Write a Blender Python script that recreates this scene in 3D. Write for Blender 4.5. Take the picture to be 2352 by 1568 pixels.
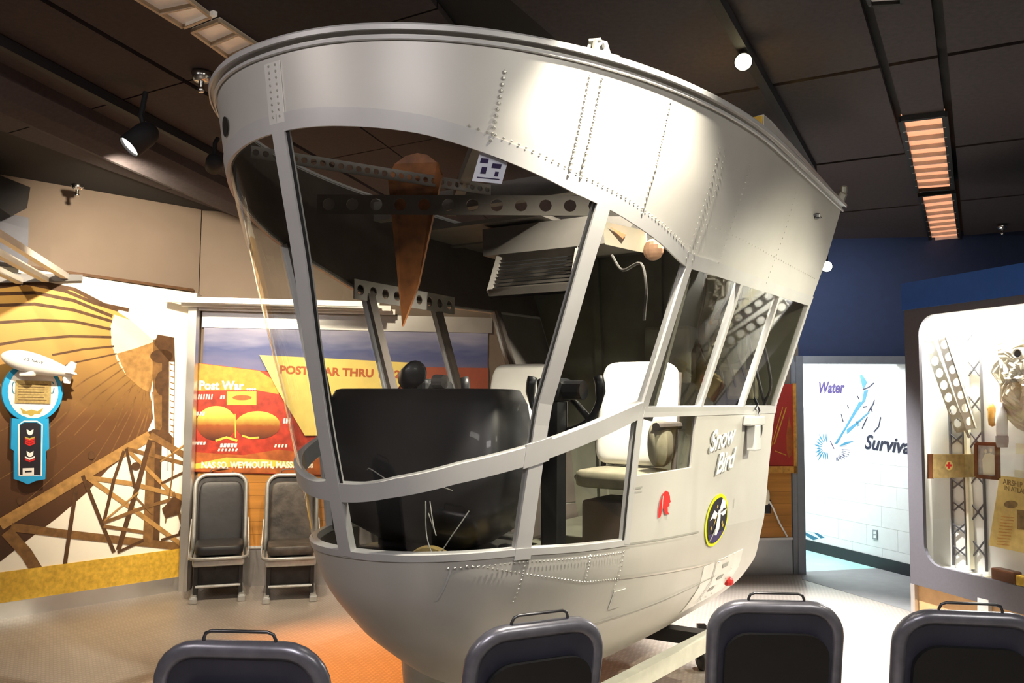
import bpy, bmesh, math, random
import numpy as np
from mathutils import Vector, Matrix
random.seed(7)
for o in list(bpy.data.objects): bpy.data.objects.remove(o)
SC = bpy.context.scene
COL = SC.collection
# ------------------------------------------------------------------ camera
FPX, PITCH, ROLL, EYE = 1900.0, math.radians(4.0), math.radians(.5), 1.62
CM = Matrix.Rotation(math.pi/2+PITCH, 3, 'X') @ Matrix.Rotation(ROLL, 3, 'Z')
cd = bpy.data.cameras.new('camera'); cam = bpy.data.objects.new('camera', cd); COL.objects.link(cam)
cam.matrix_world = Matrix.Translation((0, 0, EYE)) @ CM.to_4x4()
cd.sensor_width = 36; cd.lens = 36*FPX/2352; cd.clip_start = .05; cd.clip_end = 60
SC.camera = cam
# ------------------------------------------------------------------ world, exposure
w = bpy.data.worlds.new('world'); SC.world = w; w.use_nodes = True
w.node_tree.nodes['Background'].inputs[0].default_value = (.8, .8, 1, 1)
w.node_tree.nodes['Background'].inputs[1].default_value = .012
SC.view_settings.view_transform = 'Standard'; SC.view_settings.look = 'None'
SC.view_settings.gamma = 1; SC.view_settings.use_curve_mapping = False
SC.view_settings.exposure = 0.35
# ------------------------------------------------------------------ lights: room spots, hall light and added fills
CEIL = 3.2
def spot(name, loc, to, watts, deg, col, blend=.5, r=.03):
    l = bpy.data.lights.new(name, 'SPOT'); l.energy = watts; l.spot_size = math.radians(deg); l.spot_blend = blend
    l.color = col; l.shadow_soft_size = r
    o = bpy.data.objects.new(name, l); COL.objects.link(o); o.location = loc
    o.rotation_euler = (Vector(to)-Vector(loc)).to_track_quat('-Z', 'Y').to_euler(); return o
def area(name, loc, to, watts, sx, sy, col):
    l = bpy.data.lights.new(name, 'AREA'); l.energy = watts; l.shape = 'RECTANGLE'; l.size = sx; l.size_y = sy; l.color = col
    o = bpy.data.objects.new(name, l); COL.objects.link(o); o.location = loc
    o.rotation_euler = (Vector(to)-Vector(loc)).to_track_quat('-Z', 'Y').to_euler(); return o
WARM = (1, .74, .42); TUNG = (1, .84, .62); NEUT = (1, .95, .88); COOL = (.86, .92, 1)
spot('mural_spot_light', (-2.3, 4.7, 2.98), (-3.05, 6.8, 2.2), 420, 80, TUNG, .9)
spot('mural_wash_light', (-3.4, 4.0, 3.05), (-3.75, 6.0, 1.2), 130, 95, TUNG, .9)
spot('seat_spot_light', (-1.75, 5.3, 3.1), (-1.75, 7.0, .5), 210, 80, TUNG, .7)
spot('poster_spot_light', (-1.2, 5.6, 3.1), (-1.3, 7.3, 1.5), 120, 95, TUNG, .8)
spot('rim_spot_light', (.60, 2.36, 3.16), (.42, 2.78, 2.40), 330, 75, (1, .9, .72), .9)
spot('cockpit_spot_light', (1.02, 3.62, 3.1), (.35, 4.15, 1.4), 600, 80, (1, .93, .78), .6)
spot('floor_spot_light', (1.95, 5.6, 3.15), (2.15, 5.95, 0), 1700, 52, (1, .98, .95), .7)
spot('side_spot_light', (3.3, 2.7, 3.12), (1.3, 4.2, 1.1), 470, 60, (1, .92, .68), .9)
spot('floor_fill_light', (-2.7, 3.4, 3.1), (-2.3, 4.9, 0), 950, 74, TUNG, .9)  # added spot that brightens the floor on the left
spot('added_amber_light', (-1.55, 5.5, 3.1), (-.90, 5.2, 0), 900, 46, (1, .30, .04), .9)  # added coloured spot that tints the floor by the nose orange
spot('blue_wall_light', (2.45, 6.7, 2.75), (3.1, 7.9, 2.25), 55, 100, (.8, .88, 1), .9)
area('fill_light', (-.4, -.3, CEIL-.05), (-.4, .6, 0), 43, 1.2, .3, (1, .93, .93))  # added area lights, here and below, out of view: soft front fill
area('fill_light.001', (-2.6, .9, CEIL-.05), (-1.2, 2.6, 1), 24, 1.2, .3, (1, .9, .86))
area('fill_light.002', (2.2, .6, CEIL-.05), (1.2, 3.0, 1), 30, 1.2, .3, (1, .95, .82))
area('hall_light', (2.6, 8.75, 2.5), (3.5, 8.6, .5), 84, 1.0, .8, (.93, .97, 1))
# ------------------------------------------------------------------ pixel helpers
def ray(u, v): return CM @ Vector(((u-1176)/FPX, (784-v)/FPX, -1))
OEYE = Vector((0, 0, EYE))
def onz(u, v, z=0.0):
    d = ray(u, v); return OEYE + d*((z-EYE)/d.z)
class Plane:
    def __init__(s, p, d):                     # p on the plane, d horizontal direction to the viewer's right
        s.p = Vector(p); s.d = Vector(d).normalized(); s.n = Vector((s.d.y, -s.d.x, 0))
    def at(s, u, v, off=0.0):
        p = s.p + s.n*off; r = ray(u, v); return OEYE + r*((p-OEYE).dot(s.n)/r.dot(s.n))
    def uv(s, a, z, off=0.0): q = s.p + s.d*a + s.n*off; return Vector((q.x, q.y, z))
    def a_of(s, u, v): return (s.at(u, v)-s.p).dot(s.d)
WL = Plane((-2.74, 7.12, 0), (.70, .714, 0))         # left wall with the mural
WB = Plane((-2.74, 7.17, 0), (math.cos(math.radians(8.2)), math.sin(math.radians(8.2)), 0))   # back wall
WH = Plane((2.80, 7.97, 0), (1, -.14, 0))            # wall over the doorway
WC = Plane((3.26, 9.2, 0), (.34, -.94, 0))           # white block wall of the corridor
CC = onz(2075, 660, 2.42); CC.z = 0
WD = Plane(CC, (.31, -.95, 0))                       # face of the display case
# ------------------------------------------------------------------ materials
MATS = {}
def mat(name, col, rough=.5, metal=0., var=.06, scale=14., emit=None, es=0., bump=0., bscale=60., coat=0.):
    if name in MATS: return MATS[name]
    m = bpy.data.materials.new(name); m.use_nodes = True; nt = m.node_tree; b = nt.nodes['Principled BSDF']
    tc = nt.nodes.new('ShaderNodeTexCoord'); nz = nt.nodes.new('ShaderNodeTexNoise'); nz.inputs['Scale'].default_value = scale
    nz.inputs['Detail'].default_value = 4
    nt.links.new(tc.outputs['Object'], nz.inputs['Vector'])
    rp = nt.nodes.new('ShaderNodeValToRGB'); e = rp.color_ramp.elements
    e[0].position = .3; e[1].position = .7
    e[0].color = [max(0, c*(1-var)) for c in col[:3]]+[1]; e[1].color = [min(1, c*(1+var)) for c in col[:3]]+[1]
    nt.links.new(nz.outputs['Fac'], rp.inputs['Fac']); nt.links.new(rp.outputs['Color'], b.inputs['Base Color'])
    b.inputs['Roughness'].default_value = rough; b.inputs['Metallic'].default_value = metal
    if coat: b.inputs['Coat Weight'].default_value = coat
    if emit: b.inputs['Emission Color'].default_value = (*emit, 1); b.inputs['Emission Strength'].default_value = es
    if bump:
        n2 = nt.nodes.new('ShaderNodeTexNoise'); n2.inputs['Scale'].default_value = bscale; nt.links.new(tc.outputs['Object'], n2.inputs['Vector'])
        bp = nt.nodes.new('ShaderNodeBump'); bp.inputs['Strength'].default_value = bump; bp.inputs['Distance'].default_value = .01
        nt.links.new(n2.outputs['Fac'], bp.inputs['Height']); nt.links.new(bp.outputs['Normal'], b.inputs['Normal'])
    MATS[name] = m; return m
def glass(name, tint, refl=1.0):
    m = bpy.data.materials.new(name); m.use_nodes = True; nt = m.node_tree; nt.nodes.clear()
    o = nt.nodes.new('ShaderNodeOutputMaterial'); mx = nt.nodes.new('ShaderNodeMixShader'); lw = nt.nodes.new('ShaderNodeLayerWeight')
    pw_ = nt.nodes.new('ShaderNodeMath'); pw_.operation = 'POWER'; pw_.inputs[1].default_value = 5; ma_ = nt.nodes.new('ShaderNodeMath'); ma_.operation = 'MULTIPLY_ADD'; ma_.inputs[1].default_value = .90; ma_.inputs[2].default_value = .05
    t = nt.nodes.new('ShaderNodeBsdfTransparent'); g = nt.nodes.new('ShaderNodeBsdfGlossy')
    t.inputs[0].default_value = (*tint, 1); g.inputs['Roughness'].default_value = .03; g.inputs['Color'].default_value = (refl, refl, refl, 1)
    nt.links.new(lw.outputs['Facing'], pw_.inputs[0]); nt.links.new(pw_.outputs[0], ma_.inputs[0])
    nt.links.new(ma_.outputs[0], mx.inputs[0]); nt.links.new(t.outputs[0], mx.inputs[1]); nt.links.new(g.outputs[0], mx.inputs[2]); nt.links.new(mx.outputs[0], o.inputs[0])
    MATS[name] = m; return m
def grad(name, c0, c1, z0, z1, rough=.6, var=.12, mid=None):     # printed tone that runs from one height on the print to another
    m = bpy.data.materials.new(name); m.use_nodes = True; nt = m.node_tree; b = nt.nodes['Principled BSDF']
    g = nt.nodes.new('ShaderNodeNewGeometry'); sp = nt.nodes.new('ShaderNodeSeparateXYZ'); mr = nt.nodes.new('ShaderNodeMapRange')
    nt.links.new(g.outputs['Position'], sp.inputs[0]); nt.links.new(sp.outputs['Z'], mr.inputs['Value'])
    mr.inputs['From Min'].default_value = z0; mr.inputs['From Max'].default_value = z1
    nz = nt.nodes.new('ShaderNodeTexNoise'); nz.inputs['Scale'].default_value = 5; ad = nt.nodes.new('ShaderNodeMath'); ad.operation = 'MULTIPLY_ADD'
    nt.links.new(nz.outputs['Fac'], ad.inputs[0]); ad.inputs[1].default_value = var; nt.links.new(mr.outputs[0], ad.inputs[2])
    rp = nt.nodes.new('ShaderNodeValToRGB'); e = rp.color_ramp.elements; e[0].color = (*c0, 1); e[1].color = (*c1, 1)
    if mid: k = e.new(.5); k.color = (*mid, 1)
    nt.links.new(ad.outputs[0], rp.inputs[0]); nt.links.new(rp.outputs[0], b.inputs['Base Color']); b.inputs['Roughness'].default_value = rough
    MATS[name] = m; return m
def M(n): return MATS[n]
mat('silver_paint', (.60, .59, .56), .44, .22, .05, 3, bump=.05, bscale=5)
mat('silver_frame', (.57, .57, .57), .44, .2, .05, 6)
mat('rivet_metal', (.62, .62, .58), .3, .7, .05)
mat('interior_green', (.13, .13, .095), .6, .1, .15, 6)
mat('interior_grey', (.17, .155, .14), .55, .2, .12, 6)
mat('interior_dark', (.07, .056, .047), .6, 0, .2, 6); mat('beam_grey', (.24, .22, .20), .5, .2, .1)
mat('black_cowl', (.022, .022, .024), .42, 0, .2, 4, coat=.1)
mat('black_metal', (.015, .015, .016), .4, .2, .1)
mat('black_vinyl', (.012, .012, .014), .48, 0, .25, 9, bump=.12, bscale=18)
mat('worn_vinyl', (.055, .046, .038), .5, 0, .55, 12, bump=.35, bscale=22)
mat('chair_frame', (.42, .42, .40), .38, .5, .12, 20)
mat('dark_frame', (.21, .21, .25), .3, .5, .2, 20)
mat('dark_shell', (.055, .055, .08), .38, .3, .2, 6)
mat('chair_base', (.03, .028, .028), .5, .4, .3, 14)
mat('wire', (.12, .12, .13), .35, .8)
mat('white_cushion', (.86, .84, .78), .7, 0, .03)
mat('olive_cushion', (.20, .18, .12), .7, 0, .2)
mat('ceiling_tile', (.046, .037, .042), .9, 0, .15, 40)
mat('ceiling_bar', (.006, .006, .007), .7, 0, .1)
mat('ceiling_back', (.012, .011, .012), .9)
mat('tan_wall', (.17, .13, .10), .8, 0, .05, 3)
mat('dark_wall', (.10, .105, .13), .8)
mat('blue_wall', (.020, .034, .085), .75, 0, .06)
mat('case_blue', (.014, .085, .36), .6, 0, .06)
mat('case_grey', (.095, .09, .105), .6, 0, .05, 60)
mat('case_inside', (.84, .83, .77), .8, 0, .02)
mat('case_base', (.55, .33, .15), .6, 0, .1)
mat('white_block', (.80, .82, .80), .7, 0, .02)
mat('vinyl_base', (.008, .008, .012), .4)
mat('aluminium', (.62, .61, .60), .35, .8, .06, 5)
mat('aluminium_white', (.80, .79, .76), .4, .3, .04)
mat('door_metal', (.33, .35, .37), .4, .5, .05)
mat('plate_grey', (.16, .16, .165), .5, .2, .05)
mat('lamp_black', (.010, .009, .011), .75, 0)
mat('lamp_lit', (1, 1, 1), .5, emit=(1, .97, .88), es=16)
mat('lamp_warm', (1, 1, 1), .5, emit=(1, .9, .55), es=6)
mat('lamp_cool', (1, 1, 1), .5, emit=(.92, .95, 1), es=22)
mat('chrome', (.7, .7, .68), .2, 1)
mat('louvre_lit', (.9, .55, .35), .5, 0, .05, emit=(1, .42, .22), es=.62)
mat('louvre_blade', (.55, .52, .50), .4, .3, .1)
mat('louvre_dull_glow', (.55, .46, .38), .35, .2, .3, 4, emit=(1, .78, .6), es=.10)  # slight glow put in for dim reflected light; these panels are off
mat('louvre_white', (.75, .72, .66), .5, 0, .05, emit=(1, .85, .7), es=.12)
mat('louvre_brass', (.62, .50, .36), .5, .1, .1)
mat('sepia_dark', (.085, .038, .012), .6, 0, .3, 20)
mat('sepia_mid', (.20, .10, .03), .6, 0, .3, 20)
mat('sepia_light', (.40, .22, .065), .6, 0, .25, 20)
mat('sepia_pale', (.93, .82, .55), .6, 0, .05, 5)
mat('sky_paper', (.95, .90, .76), .65, 0, .03, 4)
mat('stripe_yellow', (.68, .42, .045), .55, 0, .22, 30)
mat('poster_orange', (.55, .27, .03), .55, 0, .2, 18)
mat('poster_red', (.34, .026, .009), .55, 0, .35, 16)
mat('poster_lime', (.55, .45, .06), .55, 0, .2, 12)
mat('poster_rust', (.36, .09, .015), .55, 0, .3, 14)
mat('poster_pale', (.92, .82, .52), .6, 0, .06, 12)
mat('poster_cream', (.95, .88, .70), .6, 0, .05)
mat('banner_yellow', (.70, .55, .15), .6, 0, .06)
mat('banner_red', (.30, .065, .03), .6, 0, .1)
mat('banner_text', (.42, .10, .02), .6)
mat('paint_blue', (.02, .36, .72), .4, 0, .06)
mat('paint_white', (.85, .85, .82), .5, 0, .03)
mat('paint_navy', (.01, .012, .035), .5)
mat('brass_plate', (.52, .40, .16), .4, .4, .2, 60)
mat('gold', (.62, .48, .12), .4, .4)
mat('red', (.62, .02, .02), .45)
mat('deep_red', (.35, .03, .02), .5)
mat('decal_yellow', (.72, .76, .0), .5, 0, .04)
mat('decal_black', (.012, .012, .02), .5)
mat('decal_purple', (.03, .02, .12), .5)
mat('decal_grey', (.35, .35, .33), .6)
mat('seam', (.40, .40, .37), .5, .3)
mat('dark_gap', (.008, .008, .008), .8)
mat('print_blue', (.035, .17, .27), .6, 0, .12, 30)
mat('print_ink', (.005, .007, .03), .6)
mat('print_violet', (.022, .009, .075), .6)
mat('rubber', (.012, .012, .012), .6)
mat('dolly_paint', (.58, .58, .50), .45, .1, .08)
mat('wood_brown', (.14, .05, .02), .4, 0, .25)
mat('reflection_orange', (.24, .085, .022), .5, 0, .35, 16)  # colour of the reflection shape behind the windshield
mat('tool_brown', (.50, .24, .04), .5, 0, .3, 30)
mat('canvas_box', (.32, .23, .08), .8, 0, .25, 30)
mat('newspaper', (.66, .48, .16), .8, 0, .12, 30)
mat('news_ink', (.22, .14, .05), .8, 0, .3, 40)
mat('photo_grey', (.42, .42, .40), .4, 0, .6, 14)
mat('foil', (.62, .57, .45), .42, .45, .15, 8, bump=.5, bscale=14)
mat('girder_metal', (.45, .44, .38), .4, .6, .1)
mat('lattice_dark', (.10, .10, .11), .5, .3)
mat('card', (.85, .80, .60), .7)
mat('cable', (.05, .045, .04), .5)
mat('paper_white', (.78, .80, .95), .6, 0, .02)
mat('skin_tone', (.55, .32, .2), .6, 0, .3, 12)
glass('windshield', (.92, .93, .92)); glass('case_glass', (.97, .97, .97), .5)
grad('envelope_print', (.045, .017, .006), (.66, .40, .10), .55, 2.55, mid=(.14, .058, .017))
grad('sky_panel', (.16, .15, .25), (.34, .34, .46), 1.9, 2.4, var=.5, mid=(.06, .08, .22))
grad('nose_print', (.03, .002, .001), (.75, .68, .10), 1.25, 1.52, mid=(.26, .06, .005))
def stud_floor():
    m = mat('plate_floor', (.50, .44, .385), .33, .35, .06, 3); nt = m.node_tree; b = nt.nodes['Principled BSDF']
    tc = nt.nodes.new('ShaderNodeTexCoord'); mp = nt.nodes.new('ShaderNodeMapping'); mp.inputs['Rotation'].default_value = (0, 0, math.radians(45-29))
    v = nt.nodes.new('ShaderNodeTexVoronoi'); v.inputs['Scale'].default_value = 34; v.inputs['Randomness'].default_value = 0
    nt.links.new(tc.outputs['Object'], mp.inputs[0]); nt.links.new(mp.outputs[0], v.inputs['Vector'])
    r = nt.nodes.new('ShaderNodeValToRGB'); r.color_ramp.elements[0].position = .24; r.color_ramp.elements[1].position = .36
    r.color_ramp.elements[0].color = (1, 1, 1, 1); r.color_ramp.elements[1].color = (0, 0, 0, 1)
    bp = nt.nodes.new('ShaderNodeBump'); bp.inputs['Strength'].default_value = .35; bp.inputs['Distance'].default_value = .004
    rp0 = [n for n in nt.nodes if n.type == 'VALTORGB'][0]; mx = nt.nodes.new('ShaderNodeMix'); mx.data_type = 'RGBA'; mx.blend_type = 'MULTIPLY'; mx.inputs[0].default_value = 1
    r2 = nt.nodes.new('ShaderNodeValToRGB'); r2.color_ramp.elements[0].position = .22; r2.color_ramp.elements[1].position = .38; r2.color_ramp.elements[0].color = (1, 1, 1, 1); r2.color_ramp.elements[1].color = (.80, .79, .78, 1)
    nt.links.new(v.outputs['Distance'], r2.inputs[0]); nt.links.new(rp0.outputs[0], mx.inputs[6]); nt.links.new(r2.outputs[0], mx.inputs[7]); nt.links.new(mx.outputs[2], b.inputs['Base Color'])
    nt.links.new(v.outputs['Distance'], r.inputs[0]); nt.links.new(r.outputs[0], bp.inputs['Height']); nt.links.new(bp.outputs[0], b.inputs['Normal'])
stud_floor()
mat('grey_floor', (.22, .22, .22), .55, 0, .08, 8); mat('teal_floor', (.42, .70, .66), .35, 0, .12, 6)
def wood():
    m = mat('wood_wall', (.50, .22, .045), .4, 0, .2, 4); nt = m.node_tree
    nz = [n for n in nt.nodes if n.type == 'TEX_NOISE'][0]; tc = [n for n in nt.nodes if n.type == 'TEX_COORD'][0]
    mp = nt.nodes.new('ShaderNodeMapping'); mp.inputs['Scale'].default_value = (.25, .25, 5); nt.links.new(tc.outputs['Object'], mp.inputs[0]); nt.links.new(mp.outputs[0], nz.inputs['Vector'])
wood()
# ------------------------------------------------------------------ mesh helpers: a shape is (verts, faces)
def join(*sh):
    V, Fc = [], []
    for v, f in sh:
        k = len(V); V += [tuple(p) for p in v]; Fc += [tuple(i+k for i in q) for q in f]
    return V, Fc
def tf(sh, m): return [m @ Vector(p) for p in sh[0]], sh[1]
def build(name, sh, m, parent=None, smooth=False, solid=0., **props):
    me = bpy.data.meshes.new(name); me.from_pydata([tuple(p) for p in sh[0]], [], [tuple(f) for f in sh[1]]); me.update()
    o = bpy.data.objects.new(name, me); COL.objects.link(o)
    me.materials.append(M(m) if isinstance(m, str) else m)
    if smooth:
        for p in me.polygons: p.use_smooth = True
    if parent:
        o.parent = parent; o.matrix_parent_inverse = Matrix.Translation(-wloc(parent)) if not parent.get('local') else Matrix()
    if solid:
        md = o.modifiers.new('thickness', 'SOLIDIFY'); md.thickness = solid; md.offset = -1
        if smooth: es_ = o.modifiers.new('crisp', 'EDGE_SPLIT'); es_.split_angle = math.radians(35)
    for k, v in props.items(): o[k] = v
    return o
def wloc(o): return Vector((0, 0, 0)) if o.parent else o.location.copy()
def empty(name, loc, label, cat, group=None, rz=0, local=False):
    o = bpy.data.objects.new(name, None); COL.objects.link(o); o.location = loc; o.rotation_euler = (0, 0, rz); o.empty_display_size = .1
    o['label'] = label; o['category'] = cat
    if group: o['group'] = group
    if local: o['local'] = 1
    return o
def tag(o, label, cat, group=None):
    o['label'] = label; o['category'] = cat
    if group: o['group'] = group
    return o
def struct(o): o['kind'] = 'structure'; return o
def rbox(c, s, r=.01, seg=2, rot=None):
    bm = bmesh.new(); bmesh.ops.create_cube(bm, size=1)
    for v in bm.verts: v.co = Vector((v.co.x*s[0], v.co.y*s[1], v.co.z*s[2]))
    if r > 0: bmesh.ops.bevel(bm, geom=bm.edges[:], offset=min(r, min(s)*.49), segments=seg, affect='EDGES', profile=.6)
    bm.verts.index_update()
    V = [v.co.copy() for v in bm.verts]; Fc = [[v.index for v in f.verts] for f in bm.faces]; bm.free()
    if rot is not None: V = [rot @ v for v in V]
    return [v+Vector(c) for v in V], Fc
def tube(pts, r, n=8, closed=False, caps=True):
    pts = [Vector(p) for p in pts]; N = len(pts); V, Fc = [], []
    up = None; rr = r if isinstance(r, (list, tuple)) else [r]*N
    for i, p in enumerate(pts):
        a = pts[(i-1) % N] if (closed or i > 0) else p; b = pts[(i+1) % N] if (closed or i < N-1) else p
        t = (b-a).normalized()
        if up is None:
            up = t.orthogonal().normalized()
        up = (up - t*up.dot(t))
        up = up.normalized() if up.length > 1e-6 else t.orthogonal().normalized()
        q = t.cross(up)
        for k in range(n):
            an = 2*math.pi*k/n; V.append(p+(up*math.cos(an)+q*math.sin(an))*rr[i])
    for i in range(N if closed else N-1):
        j = (i+1) % N
        for k in range(n): Fc.append((i*n+k, i*n+(k+1) % n, j*n+(k+1) % n, j*n+k))
    if caps and not closed: Fc.append(tuple(range(n-1, -1, -1))); Fc.append(tuple((N-1)*n+k for k in range(n)))
    return V, Fc
def curve(pts, k=5):                           # smooth path through the points
    P = [Vector(p) for p in pts]; P = [P[0]*2-P[1]]+P+[P[-1]*2-P[-2]]; R_ = []
    for i in range(1, len(P)-2):
        for j in range(k):
            t = j/k; a, b, c, d = P[i-1:i+3]
            R_.append(((b*2)+(c-a)*t+(a*2-b*5+c*4-d)*t*t+(b*3-a-c*3+d)*t**3)*.5)
    return R_+[P[-2]]
def arc(c, r, a0, a1, n, ex, ey):
    c, ex, ey = Vector(c), Vector(ex), Vector(ey)
    return [c+ex*(r*math.cos(a0+(a1-a0)*i/n))+ey*(r*math.sin(a0+(a1-a0)*i/n)) for i in range(n+1)]
def sq(x, e): return math.copysign(abs(x)**e, x)
def pillow(c, s, e1=.35, e2=.35, nu=16, nv=10, rot=None):
    V, Fc = [], []
    for j in range(nv+1):
        ph = -math.pi/2+math.pi*j/nv
        for i in range(nu):
            th = 2*math.pi*i/nu
            p = Vector((s[0]/2*sq(math.cos(ph), e1)*sq(math.cos(th), e2), s[1]/2*sq(math.cos(ph), e1)*sq(math.sin(th), e2), s[2]/2*sq(math.sin(ph), e1)))
            V.append((rot @ p if rot is not None else p)+Vector(c))
    for j in range(nv):
        for i in range(nu): Fc.append((j*nu+i, j*nu+(i+1) % nu, (j+1)*nu+(i+1) % nu, (j+1)*nu+i))
    return V, Fc
def lathe(prof, n, o, axis, ex):                # prof: (distance along axis, radius)
    o, axis, ex = Vector(o), Vector(axis).normalized(), Vector(ex).normalized(); ey = axis.cross(ex); V, Fc = [], []
    for a, r in prof:
        for k in range(n): t = 2*math.pi*k/n; V.append(o+axis*a+(ex*math.cos(t)+ey*math.sin(t))*r)
    for i in range(len(prof)-1):
        for k in range(n): Fc.append((i*n+k, i*n+(k+1) % n, (i+1)*n+(k+1) % n, (i+1)*n+k))
    return V, Fc
def prism(poly, d):                              # polygon of 3-D points pushed back by vector d
    n = len(poly); d = Vector(d); V = [Vector(p) for p in poly]+[Vector(p)+d for p in poly]
    return V, [tuple(range(n)), tuple(range(2*n-1, n-1, -1))]+[(i, i+n, (i+1) % n+n, (i+1) % n) for i in range(n)]
def beam(a, b, wd, ht, up=(0, 0, 1)):
    a, b = Vector(a), Vector(b); t = (b-a).normalized(); q = t.cross(Vector(up)).normalized()*wd/2; u = q.cross(t).normalized()*ht/2
    V = [p+q*x+u*y for p in (a, b) for x, y in ((-1, -1), (1, -1), (1, 1), (-1, 1))]
    return V, [(0, 1, 2, 3), (7, 6, 5, 4), (0, 4, 5, 1), (1, 5, 6, 2), (2, 6, 7, 3), (3, 7, 4, 0)]
def perf(o, ex, ey, n, cell, hgt, r, thick, seg=12):    # plate with a row of n round holes
    o, ex, ey = Vector(o), Vector(ex).normalized(), Vector(ey).normalized(); nn = ex.cross(ey); V, Fc = [], []; ca = math.atan2(hgt, cell)
    an = sorted([2*math.pi*j/seg for j in range(seg)]+[ca, math.pi-ca, math.pi+ca, 2*math.pi-ca]); seg = len(an)
    for i in range(n):
        cx = (i+.5)*cell; k = len(V)
        for side in (0, 1):
            for a in an:
                c, s = math.cos(a), math.sin(a); mxx = max(abs(c)/(cell/2), abs(s)/(hgt/2))
                V.append(o+ex*(cx+r*c)+ey*(r*s)+nn*side*thick); V.append(o+ex*(cx+c/mxx)+ey*(s/mxx)+nn*side*thick)
        for j in range(seg):
            a, b = k+2*j, k+2*((j+1) % seg); h = 2*seg
            Fc += [(a, a+1, b+1, b), (b+h, b+1+h, a+1+h, a+h), (a, b, b+h, a+h)]
    return V, Fc
def decal(pl, px, off): return [pl.at(u, v, off) for u, v in px], [tuple(range(len(px)))]
def stroke(pl, px, wd, off):                     # flat ribbon along a pixel path on a wall, wd in metres (or list)
    P = [pl.at(u, v, off) for u, v in px]; V, Fc = [], []; n = len(P)
    for i, p in enumerate(P):
        t = (P[min(i+1, n-1)]-P[max(i-1, 0)]).normalized(); q = t.cross(pl.n)*((wd[i] if isinstance(wd, list) else wd)/2)
        V += [p-q, p+q]
    for i in range(n-1): Fc.append((2*i, 2*i+1, 2*i+3, 2*i+2))
    return V, Fc
def ell_px(cx, cy, rx, ry, n=28, a0=0, a1=2*math.pi): return [(cx+rx*math.cos(a0+(a1-a0)*i/n), cy+ry*math.sin(a0+(a1-a0)*i/n)) for i in range(n if a1-a0 > 6.2 else n+1)]
def text2d(s, size=1., shear=0., bold=0., space=1.):
    cu = bpy.data.curves.new('tmp_text', 'FONT'); cu.body = s; cu.size = size; cu.shear = shear; cu.offset = bold; cu.resolution_u = 3; cu.space_character = space
    cu.align_x = 'CENTER'; cu.align_y = 'CENTER'; cu.fill_mode = 'FRONT'
    o = bpy.data.objects.new('tmp_text', cu); COL.objects.link(o)
    dg = bpy.context.evaluated_depsgraph_get(); dg.update(); me = bpy.data.meshes.new_from_object(o.evaluated_get(dg))
    V = [tuple(v.co) for v in me.vertices]; Fc = [tuple(p.vertices) for p in me.polygons]
    bpy.data.objects.remove(o); bpy.data.curves.remove(cu); bpy.data.meshes.remove(me); return V, Fc
def textpl(s, pl, u, v, size, off, shear=0., bold=0., rot=0., space=1., sx=1.):
    V, Fc = text2d(s, size, shear, bold, space); c = pl.at(u, v, off); c_, s_ = math.cos(rot), math.sin(rot)
    return [c+pl.d*((x*c_-y*s_)*sx)+Vector((0, 0, x*s_+y*c_)) for x, y, z in V], Fc
# ================================================================== SETTING
def poly(name, pts, m, parent=None, thick=.05, dn=(0, 0, -1)):
    return build(name, prism(pts, Vector(dn)*thick), m, parent)
floor = struct(poly('floor', [(-7, -3.5, 0), (6.5, -3.5, 0), (6.5, 6.2, 0), (2.9, 7.2, 0), (2.78, 8.02, 0), (-2.74, 7.3, 0), (-7, 3.0, 0)], 'plate_floor'))
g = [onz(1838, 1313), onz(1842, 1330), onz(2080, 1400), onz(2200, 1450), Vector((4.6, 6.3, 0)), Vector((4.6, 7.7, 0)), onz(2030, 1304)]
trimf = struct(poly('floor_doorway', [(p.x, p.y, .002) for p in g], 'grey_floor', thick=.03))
struct(poly('floor_corridor', [(2.3, 8.09, .001), (4.2, 7.85, .001), (4.2, 12, .001), (2.3, 12, .001)], 'teal_floor', thick=.03))
struct(build('wall_rear', rbox((-.2, -3.5, 1.6), (13.4, .1, 3.3), 0), 'tan_wall'))
struct(build('wall_right', rbox((6.4, 1.5, 1.6), (.1, 10, 3.3), 0), 'blue_wall'))
struct(build('wall_far_left', rbox((-7, 0, 1.6), (.1, 7, 3.3), 0), 'tan_wall'))
# left wall
def wallslab(name, pl, a0, a1, z0, z1, m, off=0., thick=.06, parent=None):
    P = [pl.uv(a0, z0, off), pl.uv(a1, z0, off), pl.uv(a1, z1, off), pl.uv(a0, z1, off)]
    return build(name, prism(P, -pl.n*thick), m, parent)
struct(wallslab('wall_left', WL, -6.2, .02, 0, 3.6, 'tan_wall', 0))
wb = struct(wallslab('wall_back', WB, -.05, WB.a_of(1838, 1100), 0, 3.6, 'tan_wall', 0))
aD = WB.a_of(1838, 1100)
# header and dark blue wall over the doorway
struct(wallslab('wall_over_door', WH, -.35, 2.9, 2.02, 3.6, 'blue_wall', .0, .12))
struct(wallslab('trim_1', WH, -.33, 1.3, 1.985, 2.06, 'door_metal', .03, .16))
struct(build('door_1', join(prism([WB.uv(aD-.05, 0, .05), WB.uv(aD+.02, 0, .05), WB.uv(aD+.02, 2.06, .05), WB.uv(aD-.05, 2.06, .05)], -WB.n*.18),
       prism([WB.uv(aD-.09, 0, .025), WB.uv(aD-.05, 0, .025), WB.uv(aD-.05, 2.0, .025), WB.uv(aD-.09, 2.0, .025)], -WB.n*.1)), 'door_metal'))
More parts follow.
